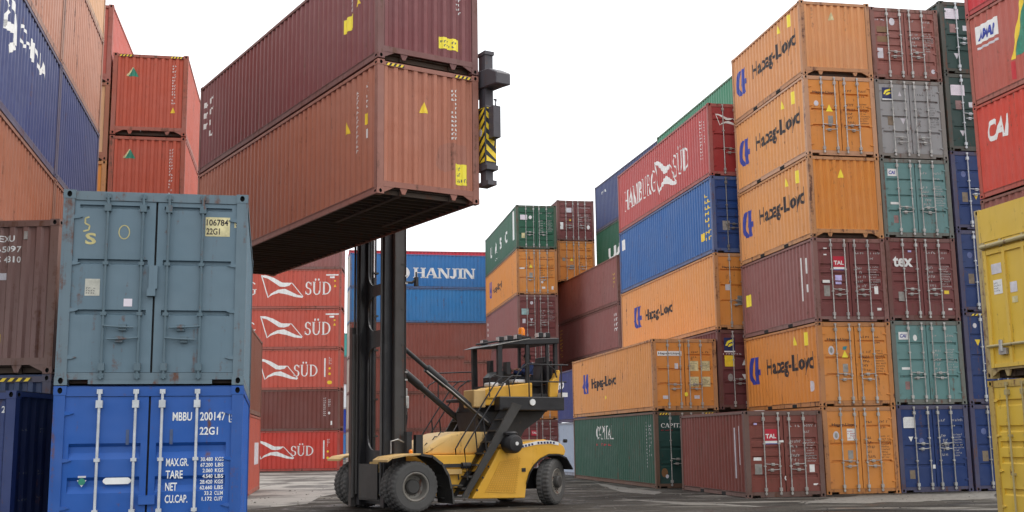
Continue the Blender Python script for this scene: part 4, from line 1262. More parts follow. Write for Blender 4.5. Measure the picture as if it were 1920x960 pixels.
TR = empty('container_lift_truck', (-3.494, 30.641, 0), R(211))
tag(TR, 'yellow and black lift truck with tall mast carrying two containers', 'lift truck')
def tpart(name, m, mat, parent=None, smooth=False, loc=None):
    return link(name, m.mesh(name, smooth=smooth), mat, parent or TR, loc)
def bevel(o, w=.03, seg=2):
    bm = bmesh.new(); bm.from_mesh(o.data)
    bmesh.ops.bevel(bm, geom=[e for e in bm.edges if e.is_manifold and e.calc_face_angle(0) > .5], offset=w, segments=seg, affect='EDGES', profile=.5)
    bm.to_mesh(o.data); bm.free()
    return o
def tyre_mesh(r, w):
    def mk():
        m = MB()
        n = 128
        prof = [(r * .56, -w / 2 + .03), (r * .62, -w / 2 + .004), (r * .86, -w / 2), (r * .955, -w / 2 + .02), (r, -w / 2 + .05), (r * 1.0, -.03), (r * .965, -.02), (r * .965, .02), (r, .03), (r, w / 2 - .05), (r * .955, w / 2 - .02), (r * .86, w / 2), (r * .62, w / 2 - .004), (r * .56, w / 2 - .03)]
        rings = []
        for i, (rr, t) in enumerate(prof):
            b = len(m.v)
            for k in range(n):
                a = 2 * math.pi * k / n
                q = rr
                if 3 <= i <= 10 and i not in (6, 7):
                    q = rr - (.016 if (k // 2) % 2 == (0 if t < 0 else 1) else 0)
                m.v.append((q * math.cos(a), t, q * math.sin(a)))
            rings.append(b)
        for b0, b1 in zip(rings, rings[1:]):
            for k in range(n):
                m.f.append((b0 + k, b0 + (k + 1) % n, b1 + (k + 1) % n, b1 + k)); m.mi.append(0)
        return m.mesh('tyre')
    return cached(('tyre', r, w), mk)
def rim_mesh(r, w, deep):
    def mk():
        m = MB()
        m.lathe([(r * .58, w / 2 - .012), (r * .54, w / 2 - .0), (r * .50, w / 2 - .02), (r * .44, w / 2 - deep * .8), (r * .30, w / 2 - deep), (.001, w / 2 - deep)], 36)
        m.lathe([(r * .58, -w / 2 + .03), (r * .4, -w / 2 + .1), (.001, -w / 2 + .1)], 24)
        return m.mesh('rim', smooth=True)
    return cached(('rim', r, w, deep), mk)
def hub_mesh(r, h):
    def mk():
        m = MB()
        m.lathe([(r, 0), (r, h * .7), (r * .8, h), (.001, h)], 24)
        for k in range(10):
            a = 2 * math.pi * k / 10
            m.lathe([(.018, 0), (.018, .03), (.001, .03)], 6, cx=r * 1.28 * math.cos(a), cz=r * 1.28 * math.sin(a))
        return m.mesh('hub', smooth=True)
    return cached(('hub', r, h), mk)
def wheel(x, y, r, w, rot=0, out=1, deep=.24, hubr=.19, hubh=.12):
    e = empty('wheel', (x, y, r), rot)
    e.parent = TR
    if out < 0: e.rotation_euler = (0, 0, rot + math.pi)
    link('tyre', tyre_mesh(r, w), TYREM, e)
    link('rim', rim_mesh(r, w, deep), RIMM, e)
    link('hub', hub_mesh(hubr, hubh), TBD, e, (0, w / 2 - deep, 0))
for s in (1, -1):
    wheel(0, s * 1.76, .64, .38, out=s)
    wheel(0, s * 1.32, .64, .38, out=s)
wheel(-4.5, 1.22, .625, .40, R(33), 1, .05, .17, .13)
wheel(-4.5, -1.22, .625, .40, R(33), -1, .05, .17, .13)
# frame
m = MB(); m.box(-4.95, .45, -.6, .6, .42, .98); m.box(-.3, .3, -1.1, 1.1, .45, .85); m.box(-4.7, -4.3, -1.0, 1.0, .5, .75)
tpart('chassis', m, TB)
m = MB()
m.prism([(-.75, .95), (-.75, 1.40), (-2.8, 1.40), (-2.8, .95)], -1.05, 1.05)
m.prism([(-1.0, .34), (-1.0, .949), (-2.1, .949), (-1.7, .34)], -.98, .98)
bevel(tpart('side_tank', m, TY), .02)
m = MB(); m.box(-.95, -1.95, 1.051, 1.13, 1.08, 1.17); m.tube([(-1.75, 1.14, 1.12), (-2.0, 1.14, 1.12)], .085, 10)
tpart('black_bar', m, TB)
m = MB(); m.box(-.95, -1.75, 1.051, 1.14, .90, 1.03); tpart('step_box', m, TYD)
m = MB(); m.box(-.95, -1.62, .981, 1.45, .60, .63); m.box(-.95, -1.60, .981, 1.5, .30, .33); tpart('step', m, TBD)
# hood
m = MB()
m.prism([(-.74, 1.402), (-.80, 1.52), (-1.02, 1.70), (-1.32, 1.87), (-1.65, 1.98), (-2.0, 2.02), (-2.82, 2.0), (-2.82, 1.402)], -.82, .82)
o = tpart('hood', m, P('dusty_hood_yellow', (.80, .50, .14), .4, .5, .7), smooth=False); bevel(o, .09, 4)
for p in o.data.polygons: p.use_smooth = True
m = MB(); m.box(-2.5, -2.72, .80, .83, 1.5, 1.72); tpart('vent', m, HOLE, o)
m = MB()
for xx in (-.95, -1.2, -1.38): m.tube([(xx, .5, 1.62 + (-.95 - xx) * .7), (xx - .07, .5, 1.72 + (-.95 - xx) * .68), (xx - .16, .5, 1.70 + (-.95 - xx) * .72)], .016, 6)
tpart('hood_handle', m, TBD, o)
# rear body and flank panels
flank = [(-1.88, .26), (-3.52, .22), (-3.57, .61), (-3.66, .88), (-3.80, 1.08), (-4.02, 1.26), (-4.30, 1.37), (-4.60, 1.37), (-4.82, 1.33), (-4.86, 1.46), (-4.80, 1.59), (-4.62, 1.70), (-4.35, 1.75), (-3.9, 1.73), (-3.35, 1.64), (-2.72, 1.52), (-2.48, 1.13)]
for s in (1, -1):
    m = MB(); m.prism(flank, s * 1.18, s * 1.45)
    o = tpart('side_panel', m, TY); bevel(o, .025)
    m = MB(); n = 15
    # raised diagonal mesh panel
    g0 = [(-2.28, .42), (-3.22, .36), (-3.40, 1.32), (-2.75, 1.22)]
    def lerp(a, b, t): return (a[0] + (b[0] - a[0]) * t, a[1] + (b[1] - a[1]) * t)
    for k in range(n):
        t0, t1 = k / n, (k + .55) / n
        a0, b0 = lerp(g0[0], g0[3], t0), lerp(g0[1], g0[2], t0)
        a1, b1 = lerp(g0[0], g0[3], t1), lerp(g0[1], g0[2], t1)
        m.prism([a0, b0, b1, a1], s * 1.452, s * 1.462)
    for k in range(12):
        t0, t1 = k / 12, (k + .4) / 12
        m.prism([lerp(g0[0], g0[1], t0), lerp(g0[0], g0[1], t1), lerp(g0[3], g0[2], t1), lerp(g0[3], g0[2], t0)], s * 1.4515, s * 1.458)
    tpart('grille', m, P('grille_yellow', (.66, .35, .04), .5, .6), o)
    m = MB()
    for xx, zz in ((-2.03, .48), (-2.2, .80), (-2.38, 1.08)): m.lathe([(.03, s * 1.45), (.03, s * 1.47), (.001, s * 1.47)], 8, cx=xx, cz=zz)
    tpart('bolt', m, TB, o)
    m = MB(); m.box(-3.42, -3.54, s * 1.45, s * 1.47, .92, 1.02); tpart('socket', m, TB, o)
m = MB()
m.prism([(-2.75, .5), (-3.5, .5), (-3.72, 1.05), (-4.2, 1.36), (-4.9, 1.36), (-5.0, 1.45), (-4.75, 1.68), (-4.35, 1.78), (-3.3, 1.68), (-2.75, 1.55)], -1.178, 1.178)
bevel(tpart('counterweight', m, TY), .03)
bz = [(-3.38, 1.66), (-3.9, 1.752), (-4.35, 1.772), (-4.62, 1.72)]
m = MB()
for (a, b) in zip(bz, bz[1:]):
    m.quad([(a[0], 1.466, a[1] - .02), (b[0], 1.466, b[1] - .02), (b[0], 1.466, b[1] - .11), (a[0], 1.466, a[1] - .11)])
tpart('banner', m, WHITE)
m = MB(); rnd = random.Random(5)
for i in range(11):
    t = .02 + i / 11 * .96; x_ = -3.4 - t * 1.15
    zz = 1.66 + min(1, t / .45) * .09 + (t > .45) * (t - .45) * .02 - (t > .85) * (t - .85) * .3
    if i in (4,): continue
    m.quad([(x_, 1.47, zz - .04), (x_ - .06, 1.47, zz - .035), (x_ - .07, 1.47, zz - .09), (x_ - .01, 1.47, zz - .095)])
tpart('banner_print', m, plain('navy_decal', None))
arch = [(-3.55, .62), (-3.66, .9), (-3.80, 1.09), (-4.02, 1.27), (-4.30, 1.38), (-4.62, 1.375), (-4.86, 1.28), (-5.06, .98)]
for s in (1, -1):
    m = MB()
    for a, b in zip(arch, arch[1:]):
        m.prism([a, b, (b[0], b[1] - .04), (a[0], a[1] - .04)], s * .7, s * 1.5)
    tpart('wheel_arch', m, RUBBER)
    prof = [(.80, 1.32), (.66, 1.40), (.2, 1.46), (-.12, 1.47)]
    prof2 = [(-.12, 1.47), (-.45, 1.41), (-.72, 1.22), (-.90, .95), (-1.0, .6), (-1.06, .22)]
    for pr, nm, mt in ((prof, 'front_fender', TYD), (prof2, 'mud_flap', TBD)):
        m = MB()
        for a, b in zip(pr, pr[1:]):
            m.prism([a, b, (b[0] + .0, b[1] - .035), (a[0], a[1] - .05)], s * 1.08, s * 2.0)
        tpart(nm, m, mt)
    m = MB()
    for a, b in zip(prof2, prof2[1:]): m.prism([a, b, (b[0] + .05, b[1] - .05), (a[0] + .02, a[1] - .06)], s * 2.0, s * 2.03)
    tpart('flap_edge', m, TYD if False else TBD)
m = MB(); m.box(-.02, -.16, 1.22, 1.38, 1.46, 2.0); m.box(-.01, -.17, 1.21, 1.39, 1.94, 2.02); tpart('marker_post', m, TB)
m = MB(); m.box(-.28, -.48, 1.22, 1.38, 1.45, 1.94); tpart('marker_post', m, TB)
m = MB(); m.lathe([(.05, 0), (.05, .07), (.02, .1), (.001, .1)], 10, cx=-.1, cy=1.44, cz=1.47, axis='z'); tpart('marker_lamp', m, ORG)
m = MB(); m.tube([(.35, 1.2, 1.47), (.35, 1.2, 1.78), (.15, 1.2, 1.83), (-.1, 1.2, 1.72), (-.2, 1.2, 1.5)], .02, 6); tpart('hose', m, GALV)
# mast
for s in (1, -1):
    m = MB()
    m.box(-.06, .22, s * .90, s * 1.06, .06, 8.6)
    m.box(-.09, -.062, s * .84, s * 1.09, .06, 8.6)
    m.box(.222, .25, s * .94, s * 1.09, .1, 8.6)
    bevel(tpart('outer_mast', m, P('dusty_mast_steel', (.062, .056, .052), .8, .5, .4), loc=(-.05, 0, 0)), .012, 1)
    m = MB()
    m.box(.12, .36, s * .74, s * .87, .10, 9.6)
    m.box(.362, .42, s * .68, s * .93, .10, 9.6)
    m.box(.06, .118, s * .70, s * .885, .10, 9.6)
    bevel(tpart('inner_mast', m, MASTB), .012, 1)
    m = MB(); m.tube([(-.02, s * .78, .3), (-.02, s * .78, 6.3)], .062, 14); tpart('lift_cylinder', m, MASTB, smooth=True)
    m = MB(); m.tube([(-.02, s * .78, 6.3), (-.02, s * .78, 8.6)], .04, 12); tpart('lift_rod', m, CHROME, smooth=True)
    for z in (1.9, 2.9, 4.25, 5.2, 6.4):
        m = MB(); m.box(-.14, .0, s * .70, s * 1.07, z, z + .05); tpart('mast_clamp', m, TBD)
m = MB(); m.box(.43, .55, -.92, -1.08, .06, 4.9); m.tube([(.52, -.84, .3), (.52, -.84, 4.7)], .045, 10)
tpart('mast_guard', m, P('worn_mast_steel', (.07, .064, .06), .6, .4))  # lighter steel tone paints vertical highlights on the mast
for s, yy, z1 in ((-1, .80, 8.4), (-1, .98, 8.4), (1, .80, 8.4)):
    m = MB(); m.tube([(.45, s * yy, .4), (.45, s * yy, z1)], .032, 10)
    tpart('mast_pipe', m, P('glossy_mast_steel', (.11, .105, .10), .3, .22), smooth=True)  # pipes added in a lighter tone to carry the rails' highlights
def slotted(m, x0, x1, y0, y1, zs):
    """plate with rounded openings: zs = list of (z0, z1) for the openings"""
    yb = .16
    a = .08
    zlo = zs[0][0] - 1.0
    prev = .15
    for (z0, z1) in zs:
        m.prism([(y0, prev), (y1, prev), (y1, z0), (y0, z0)], x0, x1, 'x')
        for ya, yb_ in ((y0, y0 + .12), (y1 - .12, y1)):
            m.prism([(ya, z0), (yb_, z0), (yb_, z1), (ya, z1)], x0, x1, 'x')
        for yc, sg in ((y0 + .12, 1), (y1 - .12, -1)):          # rounded corners
            rr = min(.4, (z1 - z0) / 2)
            for zc, sz in ((z0, 1), (z1, -1)):
                pts = [(yc, zc)] + [(yc + sg * rr * (1 - math.sin(t)), zc + sz * rr * (1 - math.cos(t))) for t in [k * math.pi / 12 for k in range(7)]]
                m.prism(pts, x0, x1, 'x')
        prev = z1
    m.prism([(y0, prev), (y1, prev), (y1, 8.4), (y0, 8.4)], x0, x1, 'x')
m = MB(); slotted(m, .17, .215, -.735, .735, [(1.55, 4.3), (4.75, 5.7), (6.0, 7.6)])
tpart('mast_plate', m, MASTB)
m = MB(); m.box(.43, .46, -.6, .6, .3, 1.2); m.box(.0, .42, -.66, .66, .25, .32); tpart('mast_foot', m, TBD)
m = MB(); m.box(.1, .3, -.25, .3, .35, 1.25); tpart('axle_cover', m, TYD)
m = MB()
for dy_ in (0, .06, .12):
    m.tube([(-.12, .92 + dy_, 6.8), (-.14, .92 + dy_, 5.0), (-.12, .92 + dy_, 3.4), (-.18, .94 + dy_, 2.4), (-.12, .97, 1.5)], .016, 6)
tpart('hose', m, RUBBER)
m = MB(); m.box(-.13, -.24, .92, 1.06, 2.62, 2.95); m.tube([(-.19, .99, 2.95), (-.19, .99, 3.15)], .03, 8); m.tube([(-.19, .99, 2.62), (-.19, .99, 2.45)], .03, 8)
bevel(tpart('valve_block', m, GALV), .02)
m = MB(); m.tube([(-.09, 1.05, 5.95), (-.3, 1.1, 5.95), (-.42, 1.1, 6.05)], .035, 8); m.box(-.38, -.46, 1.04, 1.16, 5.86, 6.1); m.tube([(-.42, 1.1, 6.1), (-.42, 1.1, 6.24)], .025, 8); tpart('lamp_bracket', m, TB)
m = MB()
for z in (3.35, 3.55, 5.9, 6.1): m.box(-.10, -.17, .88, 1.1, z, z + .04)
tpart('hose_clamp', m, GALV)
for s in (1, -1):
    m = MB(); a, b = Vector((-.24, s * .74, 4.22)), Vector((-3.02, s * .74, 2.10))
    q = a + (b - a) * .24
    m.tube([a, q], .06, 12)
    o = tpart('tilt_cylinder', m, TB, smooth=True)
    m = MB(); m.tube([q, q + (b - a) * .20], .115, 14); m.tube([q + (b - a) * .195, b], .085, 14); tpart('cylinder_barrel', m, TB, o, smooth=True)
    m = MB(); m.tube([q + Vector((.05, s * .1, -.08)), a + (b - a) * .5 + Vector((0, s * .09, -.06)), a + (b - a) * .9 + Vector((0, s * .1, -.05))], .018, 6); tpart('oil_pipe', m, GALV, o)
# carriage and spreader behind the lifted containers
m = MB(); m.box(.62, .80, -1.1, 1.1, 7.2, 10.4); m.box(.62, .78, -.9, 1.9, 9.6, 10.2); tpart('carriage', m, MASTB)
m = MB(); m.box(.80, 1.0, -4.6, 6.98, 9.30, 9.62); tpart('spreader_beam', m, MASTB)
SPR = P('spreader_grey', (.075, .068, .078), .5, .55)
m = MB(); m.box(.70, .98, 6.98, 7.36, 7.62, 9.0); o = bevel(tpart('spreader_arm', m, SPR), .02)
m = MB(); m.box(.74, .94, 7.02, 7.30, 9.0, 10.22); m.box(.72, .96, 7.0, 7.33, 10.18, 10.26); tpart('arm_tube', m, SPR, o)
m = MB(); m.box(.76, .94, 7.06, 7.30, 7.28, 7.64); m.box(.74, .96, 7.0, 7.42, 7.22, 7.32); m.box(.70, .98, 6.97, 7.42, 7.56, 7.66); tpart('arm_foot', m, SPR, o)
m = MB(); m.prism([(6.98, 9.44), (6.98, 9.86), (7.5, 9.80), (7.86, 9.62), (7.86, 9.36), (7.5, 9.40)], .62, .98, 'x'); bevel(tpart('arm_head', m, SPR), .02, 1)
m = MB(); m.lathe([(.001, 6.80), (.13, 6.80), (.13, 7.0), (.001, 7.0)], 12, cx=1.08, cz=9.56); m.box(.98, 1.2, 6.82, 7.04, 9.42, 9.72); tpart('twist_lock', m, TBD, o)
sy0 = 7.361
m = MB()
def hz_face(mb, x0, x1, z0, z1, y):
    mb.quad([(x0, y, z0), (x1, y, z0), (x1, y, z1), (x0, y, z1)])
hz_face(m, .715, .965, 7.72, 8.98, 7.363); tpart('hazard_panel', m, HAZB, o)
m = MB()
for i in range(6):
    z = 7.55 + i * .25
    q = [(.72, z), (.96, z + .2), (.96, z + .33), (.72, z + .13)]
    q = [(x_, min(max(z_, 7.74), 8.96)) for x_, z_ in q]
    m.quad([(x_, 7.366, z_) for x_, z_ in q])
tpart('hazard_stripe', m, YEL, o)
# striped face that looks toward the front as well
m = MB(); m.quad([(.983, 7.0, 7.72), (.983, 7.34, 7.72), (.983, 7.34, 8.98), (.983, 7.0, 8.98)]); tpart('hazard_panel', m, HAZB, o)
m = MB()
for i in range(7):
    z = 7.52 + i * .235
    q = [(7.08, z), (7.335, z + .2), (7.335, z + .33), (7.08, z + .13)]
    q = [(y_, min(max(z_, 7.74), 8.96)) for y_, z_ in q]
    m.quad([(.986, y_, z_) for y_, z_ in q])
tpart('hazard_stripe', m, YEL, o)
m = MB(); m.quad([(.989, 7.16 + .07 * math.cos(k * math.pi / 6), 8.42 + .09 * math.sin(k * math.pi / 6)) for k in range(12)]); tpart('sticker', m, PALE, o)
m = MB(); m.box(.72, .9, 7.36, 7.58, 8.25, 8.95); m.tube([(.8, 7.5, 8.95), (.8, 7.52, 9.1), (.8, 7.46, 9.12)], .025, 6); m.tube([(.8, 7.5, 8.25), (.8, 7.46, 8.1), (.8, 7.4, 8.0)], .02, 6); tpart('arm_valve', m, SPR, o)
# deck, cab and its parts
m = MB(); m.box(-2.9, -5.02, .9, 1.2, 2.58, 2.95); m.box(-2.5, -5.05, -1.2, .9, 2.86, 2.945); m.box(-2.6, -4.9, -.6, .5, 2.56, 2.86)
bevel(tpart('deck', m, TB), .015, 1)
m = MB(); m.prism([(-2.5, 2.558), (-4.75, 2.558), (-4.55, 2.35), (-4.05, 2.05), (-3.85, 1.75), (-3.8, 1.6), (-2.85, 1.5), (-2.62, 2.0)], -.62, .62); tpart('cab_pedestal', m, TB)
m = MB(); m.prism([(-2.62, 2.72), (-2.62, 3.16), (-2.8, 3.22), (-4.15, 3.36), (-4.15, 2.952), (-3.0, 2.952), (-2.9, 2.72)], .32, .9); bevel(tpart('tool_box', m, TY), .03)
m = MB(); m.box(-2.24, -2.615, .34, .94, 2.66, 3.14); bevel(tpart('battery_box', m, TYD), .03)
m = MB(); m.box(-2.85, -3.35, .4, .8, 3.24, 3.36); bevel(tpart('white_cover', m, WHITEP), .04)
m = MB(); m.box(-3.7, -4.1, .3, .7, 3.36, 3.46); bevel(tpart('white_cover', m, WHITEP), .03)
cabx = (-3.12, -5.06); ch = .80
m = MB()
for s in (1, -1):
    m.box(-3.10, -3.24, s * ch, s * (ch - .1), 2.95, 4.42)
    m.box(-4.02, -4.12, s * ch, s * (ch - .08), 2.95, 4.5)
    m.box(-4.70, -4.78, s * ch, s * (ch - .07), 2.95, 4.5)
    m.box(-4.98, -5.08, s * ch, s * (ch - .1), 2.95, 4.5)
    m.box(-3.10, -5.08, s * (ch - .005), s * (ch - .07), 2.95, 3.06)
m.box(-3.12, -3.2, -.7, .7, 2.95, 3.3)
m.box(-5.0, -5.06, -.7, .7, 2.95, 3.35)
tpart('cab_frame', m, TB)
m = MB(); m.prism([(-2.86, 4.36), (-3.2, 4.47), (-4.1, 4.60), (-5.12, 4.66), (-5.12, 4.50), (-4.1, 4.44), (-3.2, 4.40)], -.84, .84); bevel(tpart('cab_roof', m, TB), .015, 1)
m = MB(); m.prism([(-2.84, 4.35), (-2.84, 4.375), (-4.1, 4.615), (-4.1, 4.60)], .842, .87); tpart('roof_edge', m, GALV)
m = MB(); m.box(-4.92, -4.97, -.7, .7, 3.35, 4.0); m.box(-3.45, -3.6, -.55, -.3, 3.7, 4.05); m.box(-3.5, -3.62, .38, .6, 3.6, 3.95); m.box(-4.3, -4.7, -.66, -.4, 3.0, 3.7); tpart('cab_console', m, TB)
m = MB(); m.quad([(-2.75, -.78, 3.05), (-2.75, .78, 3.05), (-2.92, .78, 4.36), (-2.92, -.78, 4.36)]); tpart('windscreen', m, GLASS)
m = MB(); m.quad([(-2.76, .79, 3.05), (-3.11, .79, 3.05), (-3.11, .79, 4.38), (-2.93, .79, 4.36)]); tpart('side_window', m, GLASS)
rnd = random.Random(8)
for x_, y_, z_ in ((-3.3, .6, 4.56), (-3.55, .62, 4.6), (-3.85, .65, 4.64), (-4.85, .6, 4.73), (-4.6, .62, 4.72), (-3.4, -.5, 4.56), (-4.0, -.5, 4.66), (-4.7, -.5, 4.72)):
    m = MB(); m.box(x_ - .07, x_ + .09, y_ - .1, y_ + .1, z_ - .06, z_ + .09); m.box(x_ - .02, x_ + .02, y_ - .02, y_ + .02, z_ - .14, z_ - .06)
    o = tpart('work_light', m, TB); bevel(o, .02)
    m = MB(); m.box(x_ + .091, x_ + .1, y_ - .08, y_ + .08, z_ - .04, z_ + .07); tpart('lens', m, LAMPW, o)
m = MB(); m.tube([(-3.2, -.6, 4.52), (-3.2, .6, 4.52)], .03, 6); m.tube([(-3.6, -.7, 4.62), (-4.9, -.7, 4.74)], .025, 6); m.box(-3.9, -4.5, -.3, .3, 4.6, 4.72); tpart('roof_gear', m, TB)
m = MB(); m.lathe([(.10, 0), (.10, .16), (.07, .22), (.001, .23)], 14, cx=-4.15, cy=.35, cz=4.74, axis='z'); tpart('beacon', m, ORG, smooth=True)
m = MB(); m.prism([(-4.72, 2.952), (-5.0, 2.952), (-5.1, 3.72), (-5.02, 3.74), (-4.92, 3.5), (-4.74, 3.38)], .66, .9); bevel(tpart('rear_cowl', m, TY), .03)
m = MB(); m.box(-5.0, -5.2, .7, 1.1, 2.96, 3.08); tpart('white_tray', m, WHITE)
m = MB(); m.box(-4.35, -4.85, -.28, .28, 3.28, 3.42); m.prism([(-4.80, 3.42), (-4.98, 4.15), (-5.04, 4.15), (-4.92, 3.42)], -.25, .25); m.box(-4.4, -4.8, -.2, .2, 2.95, 3.28); bevel(tpart('seat', m, TB), .03)
m = MB(); m.prism([(-3.3, 2.95), (-3.3, 3.55), (-3.45, 3.7), (-3.65, 3.6), (-3.6, 2.95)], -.5, .45); tpart('dashboard', m, TB)
m = MB()
ring = [(-3.85 + .06 * math.cos(t) , .02 + .2 * math.sin(t), 3.78 + .14 * math.cos(t)) for t in [k * math.pi / 8 for k in range(17)]]
m.tube(ring, .018, 6, cap=False); m.tube([(-3.6, .02, 3.55), (-3.84, .02, 3.78)], .03, 6); tpart('steering_wheel', m, RUBBER)
m = MB(); m.lathe([(.09, 0), (.09, .03), (.001, .03)], 20, cx=-3.95, cy=1.2, cz=2.80); tpart('round_lamp', m, LAMPW)
def rail(pts, r=.02, name='handrail'):
    m = MB(); m.tube(pts, r, 7); tpart(name, m, TB, smooth=True)
rail([(-3.35, 1.12, 3.28), (-3.62, 1.12, 3.72), (-3.85, 1.12, 3.86), (-5.22, 1.12, 3.86)])
rail([(-3.9, 1.12, 3.38), (-5.15, 1.12, 3.38)])
for x_ in (-3.9, -4.32, -4.98): rail([(x_, 1.12, 2.95), (x_, 1.12, 3.86)])
rail([(-4.55, 1.13, 3.84), (-4.75, 1.13, 3.72), (-4.82, 1.13, 3.5)])
rail([(-2.05, -1.1, 3.55), (-2.2, -1.1, 3.7), (-3.3, -1.1, 3.76)]); rail([(-2.2, -1.1, 2.95), (-2.2, -1.1, 3.7)])
rail([(-1.75, -1.1, 3.0), (-1.9, -1.1, 3.35), (-2.1, -1.1, 3.46), (-2.9, -1.1, 3.46)])
rail([(-2.7, 1.0, 2.95), (-2.7, 1.0, 3.45), (-2.85, 1.0, 3.55), (-3.3, 1.0, 3.42), (-3.35, 1.0, 2.95)])
# stairs: near flight and far flight
for s, yy0, yy1 in ((1, 1.02, 1.52), (-1, -1.02, -1.52)):
    for yy in (yy0, yy1):
        m = MB(); w_ = .17 if yy == yy1 else .10
        m.prism([(-1.52, .30), (-1.52 - w_, .30), (-3.30 - w_ * .6, 2.70), (-3.12, 2.78)], yy - .03, yy + .03)
        tpart('stair_stringer', m, TBD if yy == yy1 else TB)
    for k in range(8):
        t = (k + .5) / 8
        m = MB(); x_ = -1.58 - 1.66 * t; z_ = .38 + 2.4 * t
        a, b = sorted((yy0 + s * .03, yy1 - s * .03))
        m.box(x_ - .16, x_ + .12, a, b, z_ - .02, z_ + .02); tpart('stair_tread', m, TBD)
    for yy in (yy0, yy1):
        rail([(-1.72, yy, .75), (-1.62, yy, 1.55), (-1.75, yy, 1.75), (-2.85, yy, 3.30), (-3.1, yy, 3.5), (-3.4, yy, 3.5)])
        rail([(-2.3, yy, 1.4), (-2.2, yy, 2.38)]); 
# air cleaner
m = MB(); m.lathe([(.001, 1.46), (.15, 1.46), (.24, 1.5), (.25, 1.66), (.25, 1.84), (.2, 1.92), (.08, 1.95), (.001, 1.95)], 22, cx=-2.98, cz=1.67)
o = tpart('air_cleaner', m, TB, smooth=True)
m = MB(); m.lathe([(.001, 1.951), (.05, 1.951), (.05, 1.965), (.001, 1.965)], 12, cx=-2.98, cz=1.68); tpart('cap', m, LAMPW, o)  # white disc painted as the highlight on the black canister
m = MB(); m.lathe([(.10, 1.88), (.19, 1.9), (.2, 1.96), (.15, 2.0), (.001, 2.0)], 18, cx=-2.98, cy=1.62, axis='z'); tpart('rain_cap', m, TB, o, smooth=True)
m = MB(); m.tube([(-2.98, 1.5, 1.7), (-2.98, 1.0, 1.75), (-2.7, .7, 1.9)], .09, 10); tpart('intake_pipe', m, TB, o, smooth=True)
m = MB(); m.lathe([(.05, 0), (.07, .05), (.05, .1), (.001, .1)], 10, cx=-4.95, cy=1.3, cz=1.68, axis='z'); tpart('lamp', m, RUBBER)  # plain black knob at the rear corner, gives no light

# ------------------------------------------------------------------ the operator
def skinned(name, verts, edges, radii, mat, sub=2):
    me = bpy.data.meshes.new(name)
    me.from_pydata(verts, edges, [])
    o = bpy.data.objects.new(name, me); C.objects.link(o)
    sk = o.modifiers.new('s', 'SKIN'); o.modifiers.new('u', 'SUBSURF').levels = sub
    o.modifiers['u'].render_levels = sub
    for i, r_ in enumerate(radii):
        v = me.skin_vertices[0].data[i]
        v.radius = (r_, r_) if not isinstance(r_, tuple) else r_
        v.use_root = (i == 0)
    bpy.context.view_layer.update()
    dg = bpy.context.evaluated_depsgraph_get()
    me2 = bpy.data.meshes.new_from_object(o.evaluated_get(dg))
    bpy.data.objects.remove(o)
    for p in me2.polygons: p.use_smooth = True
    me2.materials.clear(); me2.materials.append(None)
    return me2
SKIN = plain('skin', (.42, .22, .15), .6, var=.08)
JACK = plain('dark_blue_jacket', (.035, .06, .17), .8, var=.2)
TROU = plain('dark_trousers', (.02, .022, .03), .8)
HAIR = plain('dark_hair', (.02, .015, .012), .7)
# seated, facing +X (forward), pelvis on the seat; local to an empty at the seat
bv = [(0, 0, .08), (0, 0, .28), (.0, 0, .50), (.02, 0, .58), (.06, 0, .70), (.07, 0, .78),      # pelvis .. head
      (.0, .19, .50), (.14, .27, .28), (.40, .22, .36), (.48, .2, .38),
      (.0, -.19, .50), (.14, -.27, .28), (.40, -.22, .36), (.48, -.2, .38),
      (.08, .10, .07), (.45, .13, .12), (.52, .13, -.30), (.64, .13, -.36),
      (.08, -.10, .07), (.45, -.13, .12), (.52, -.13, -.30), (.64, -.13, -.36)]
be = [(0, 1), (1, 2), (2, 3), (3, 4), (4, 5), (2, 6), (6, 7), (7, 8), (8, 9), (2, 10), (10, 11), (11, 12), (12, 13), (0, 14), (14, 15), (15, 16), (16, 17), (0, 18), (18, 19), (19, 20), (20, 21)]
br = [.14, .13, .13, .055, .10, .085, .07, .05, .036, .03, .07, .05, .036, .03, .09, .065, .045, .04, .09, .065, .045, .04]
body = link('person', skinned('person', bv, be, br, SKIN), SKIN)
body.location = Vector((-3.494, 30.641, 0)) + Matrix.Rotation(R(211), 3, 'Z') @ Vector((-4.58, 0, 3.40))
body.rotation_euler = (0, 0, R(211))
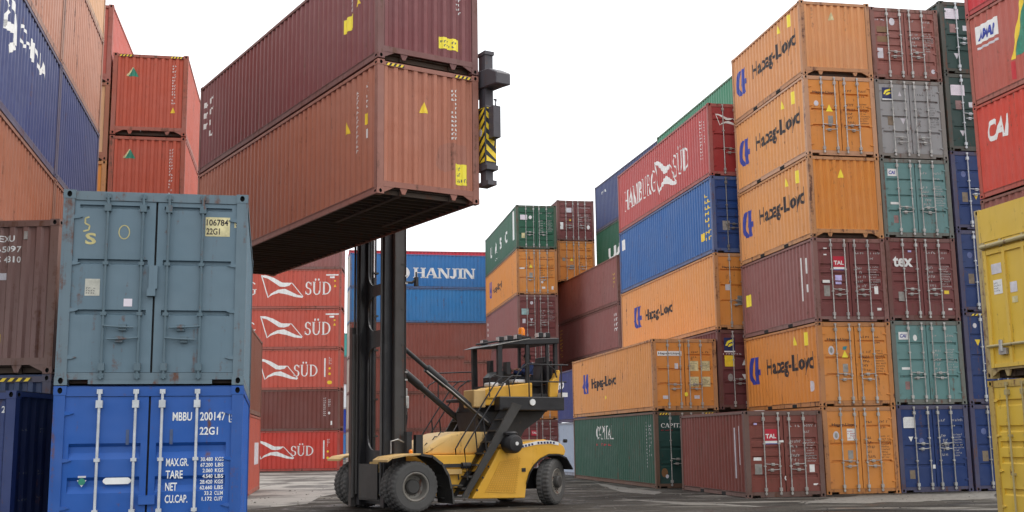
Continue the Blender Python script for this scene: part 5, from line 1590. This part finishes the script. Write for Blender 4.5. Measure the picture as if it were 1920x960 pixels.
tag(body, 'operator in a dark blue jacket sitting in the cab of the yellow lift truck', 'person')
link('jacket', skinned('jacket', bv[:3] + [bv[3]] + bv[6:9] + bv[10:13], [(0, 1), (1, 2), (2, 3), (2, 4), (4, 5), (5, 6), (2, 7), (7, 8), (8, 9)], [.155, .15, .15, .075, .088, .066, .05, .088, .066, .05], JACK), JACK, body)
link('trousers', skinned('trousers', [(0, 0, .06), bv[14], bv[15], bv[16], bv[18], bv[19], bv[20]], [(0, 1), (1, 2), (2, 3), (0, 4), (4, 5), (5, 6)], [.15, .105, .08, .062, .105, .08, .062], TROU), TROU, body)
m = MB(); m.lathe([(.001, .115), (.06, .108), (.098, .07), (.112, .01), (.105, -.05), (.09, -.07)], 16, cx=.045, cz=.745, cy=0, axis='z')
m.v = [(x_ - .012, y_, z_) for x_, y_, z_ in m.v]
link('hair', m.mesh('hair', smooth=True), HAIR, body)
m = MB(); m.prism([(.155, .74), (.19, .715), (.155, .70)], -.018, .018)
link('nose', m.mesh('nose'), SKIN, body)
m = MB()
for s in (1, -1): m.lathe([(.001, 0), (.012, .004), (.012, .01), (.001, .014)], 8, cx=.15, cy=s * .036, cz=.755, axis='x')
link('eyes', m.mesh('eyes'), HAIR, body)
# hands: palm, four fingers and a thumb closed on the steering wheel and a lever
for s in (1, -1):
    hv = [(.46, s * .2, .38), (.52, s * .195, .385)]
    he = [(0, 1)]; hr = [.03, .032]
    for q in range(4):
        b0 = len(hv); yy = s * (.165 + .02 * q); ln = (.03, .036, .038, .032)[q]
        hv += [(.54, yy, .39), (.54 + ln, yy, .385), (.545 + ln, yy, .36), (.53 + ln, yy, .345)]
        he += [(1, b0), (b0, b0 + 1), (b0 + 1, b0 + 2), (b0 + 2, b0 + 3)]; hr += [.011, .010, .009, .008]
    b0 = len(hv); hv += [(.51, s * .165, .37), (.545, s * .15, .355)]; he += [(1, b0), (b0, b0 + 1)]; hr += [.012, .01]
    link('hand', skinned('hand', hv, he, hr, SKIN, 1), SKIN, body)
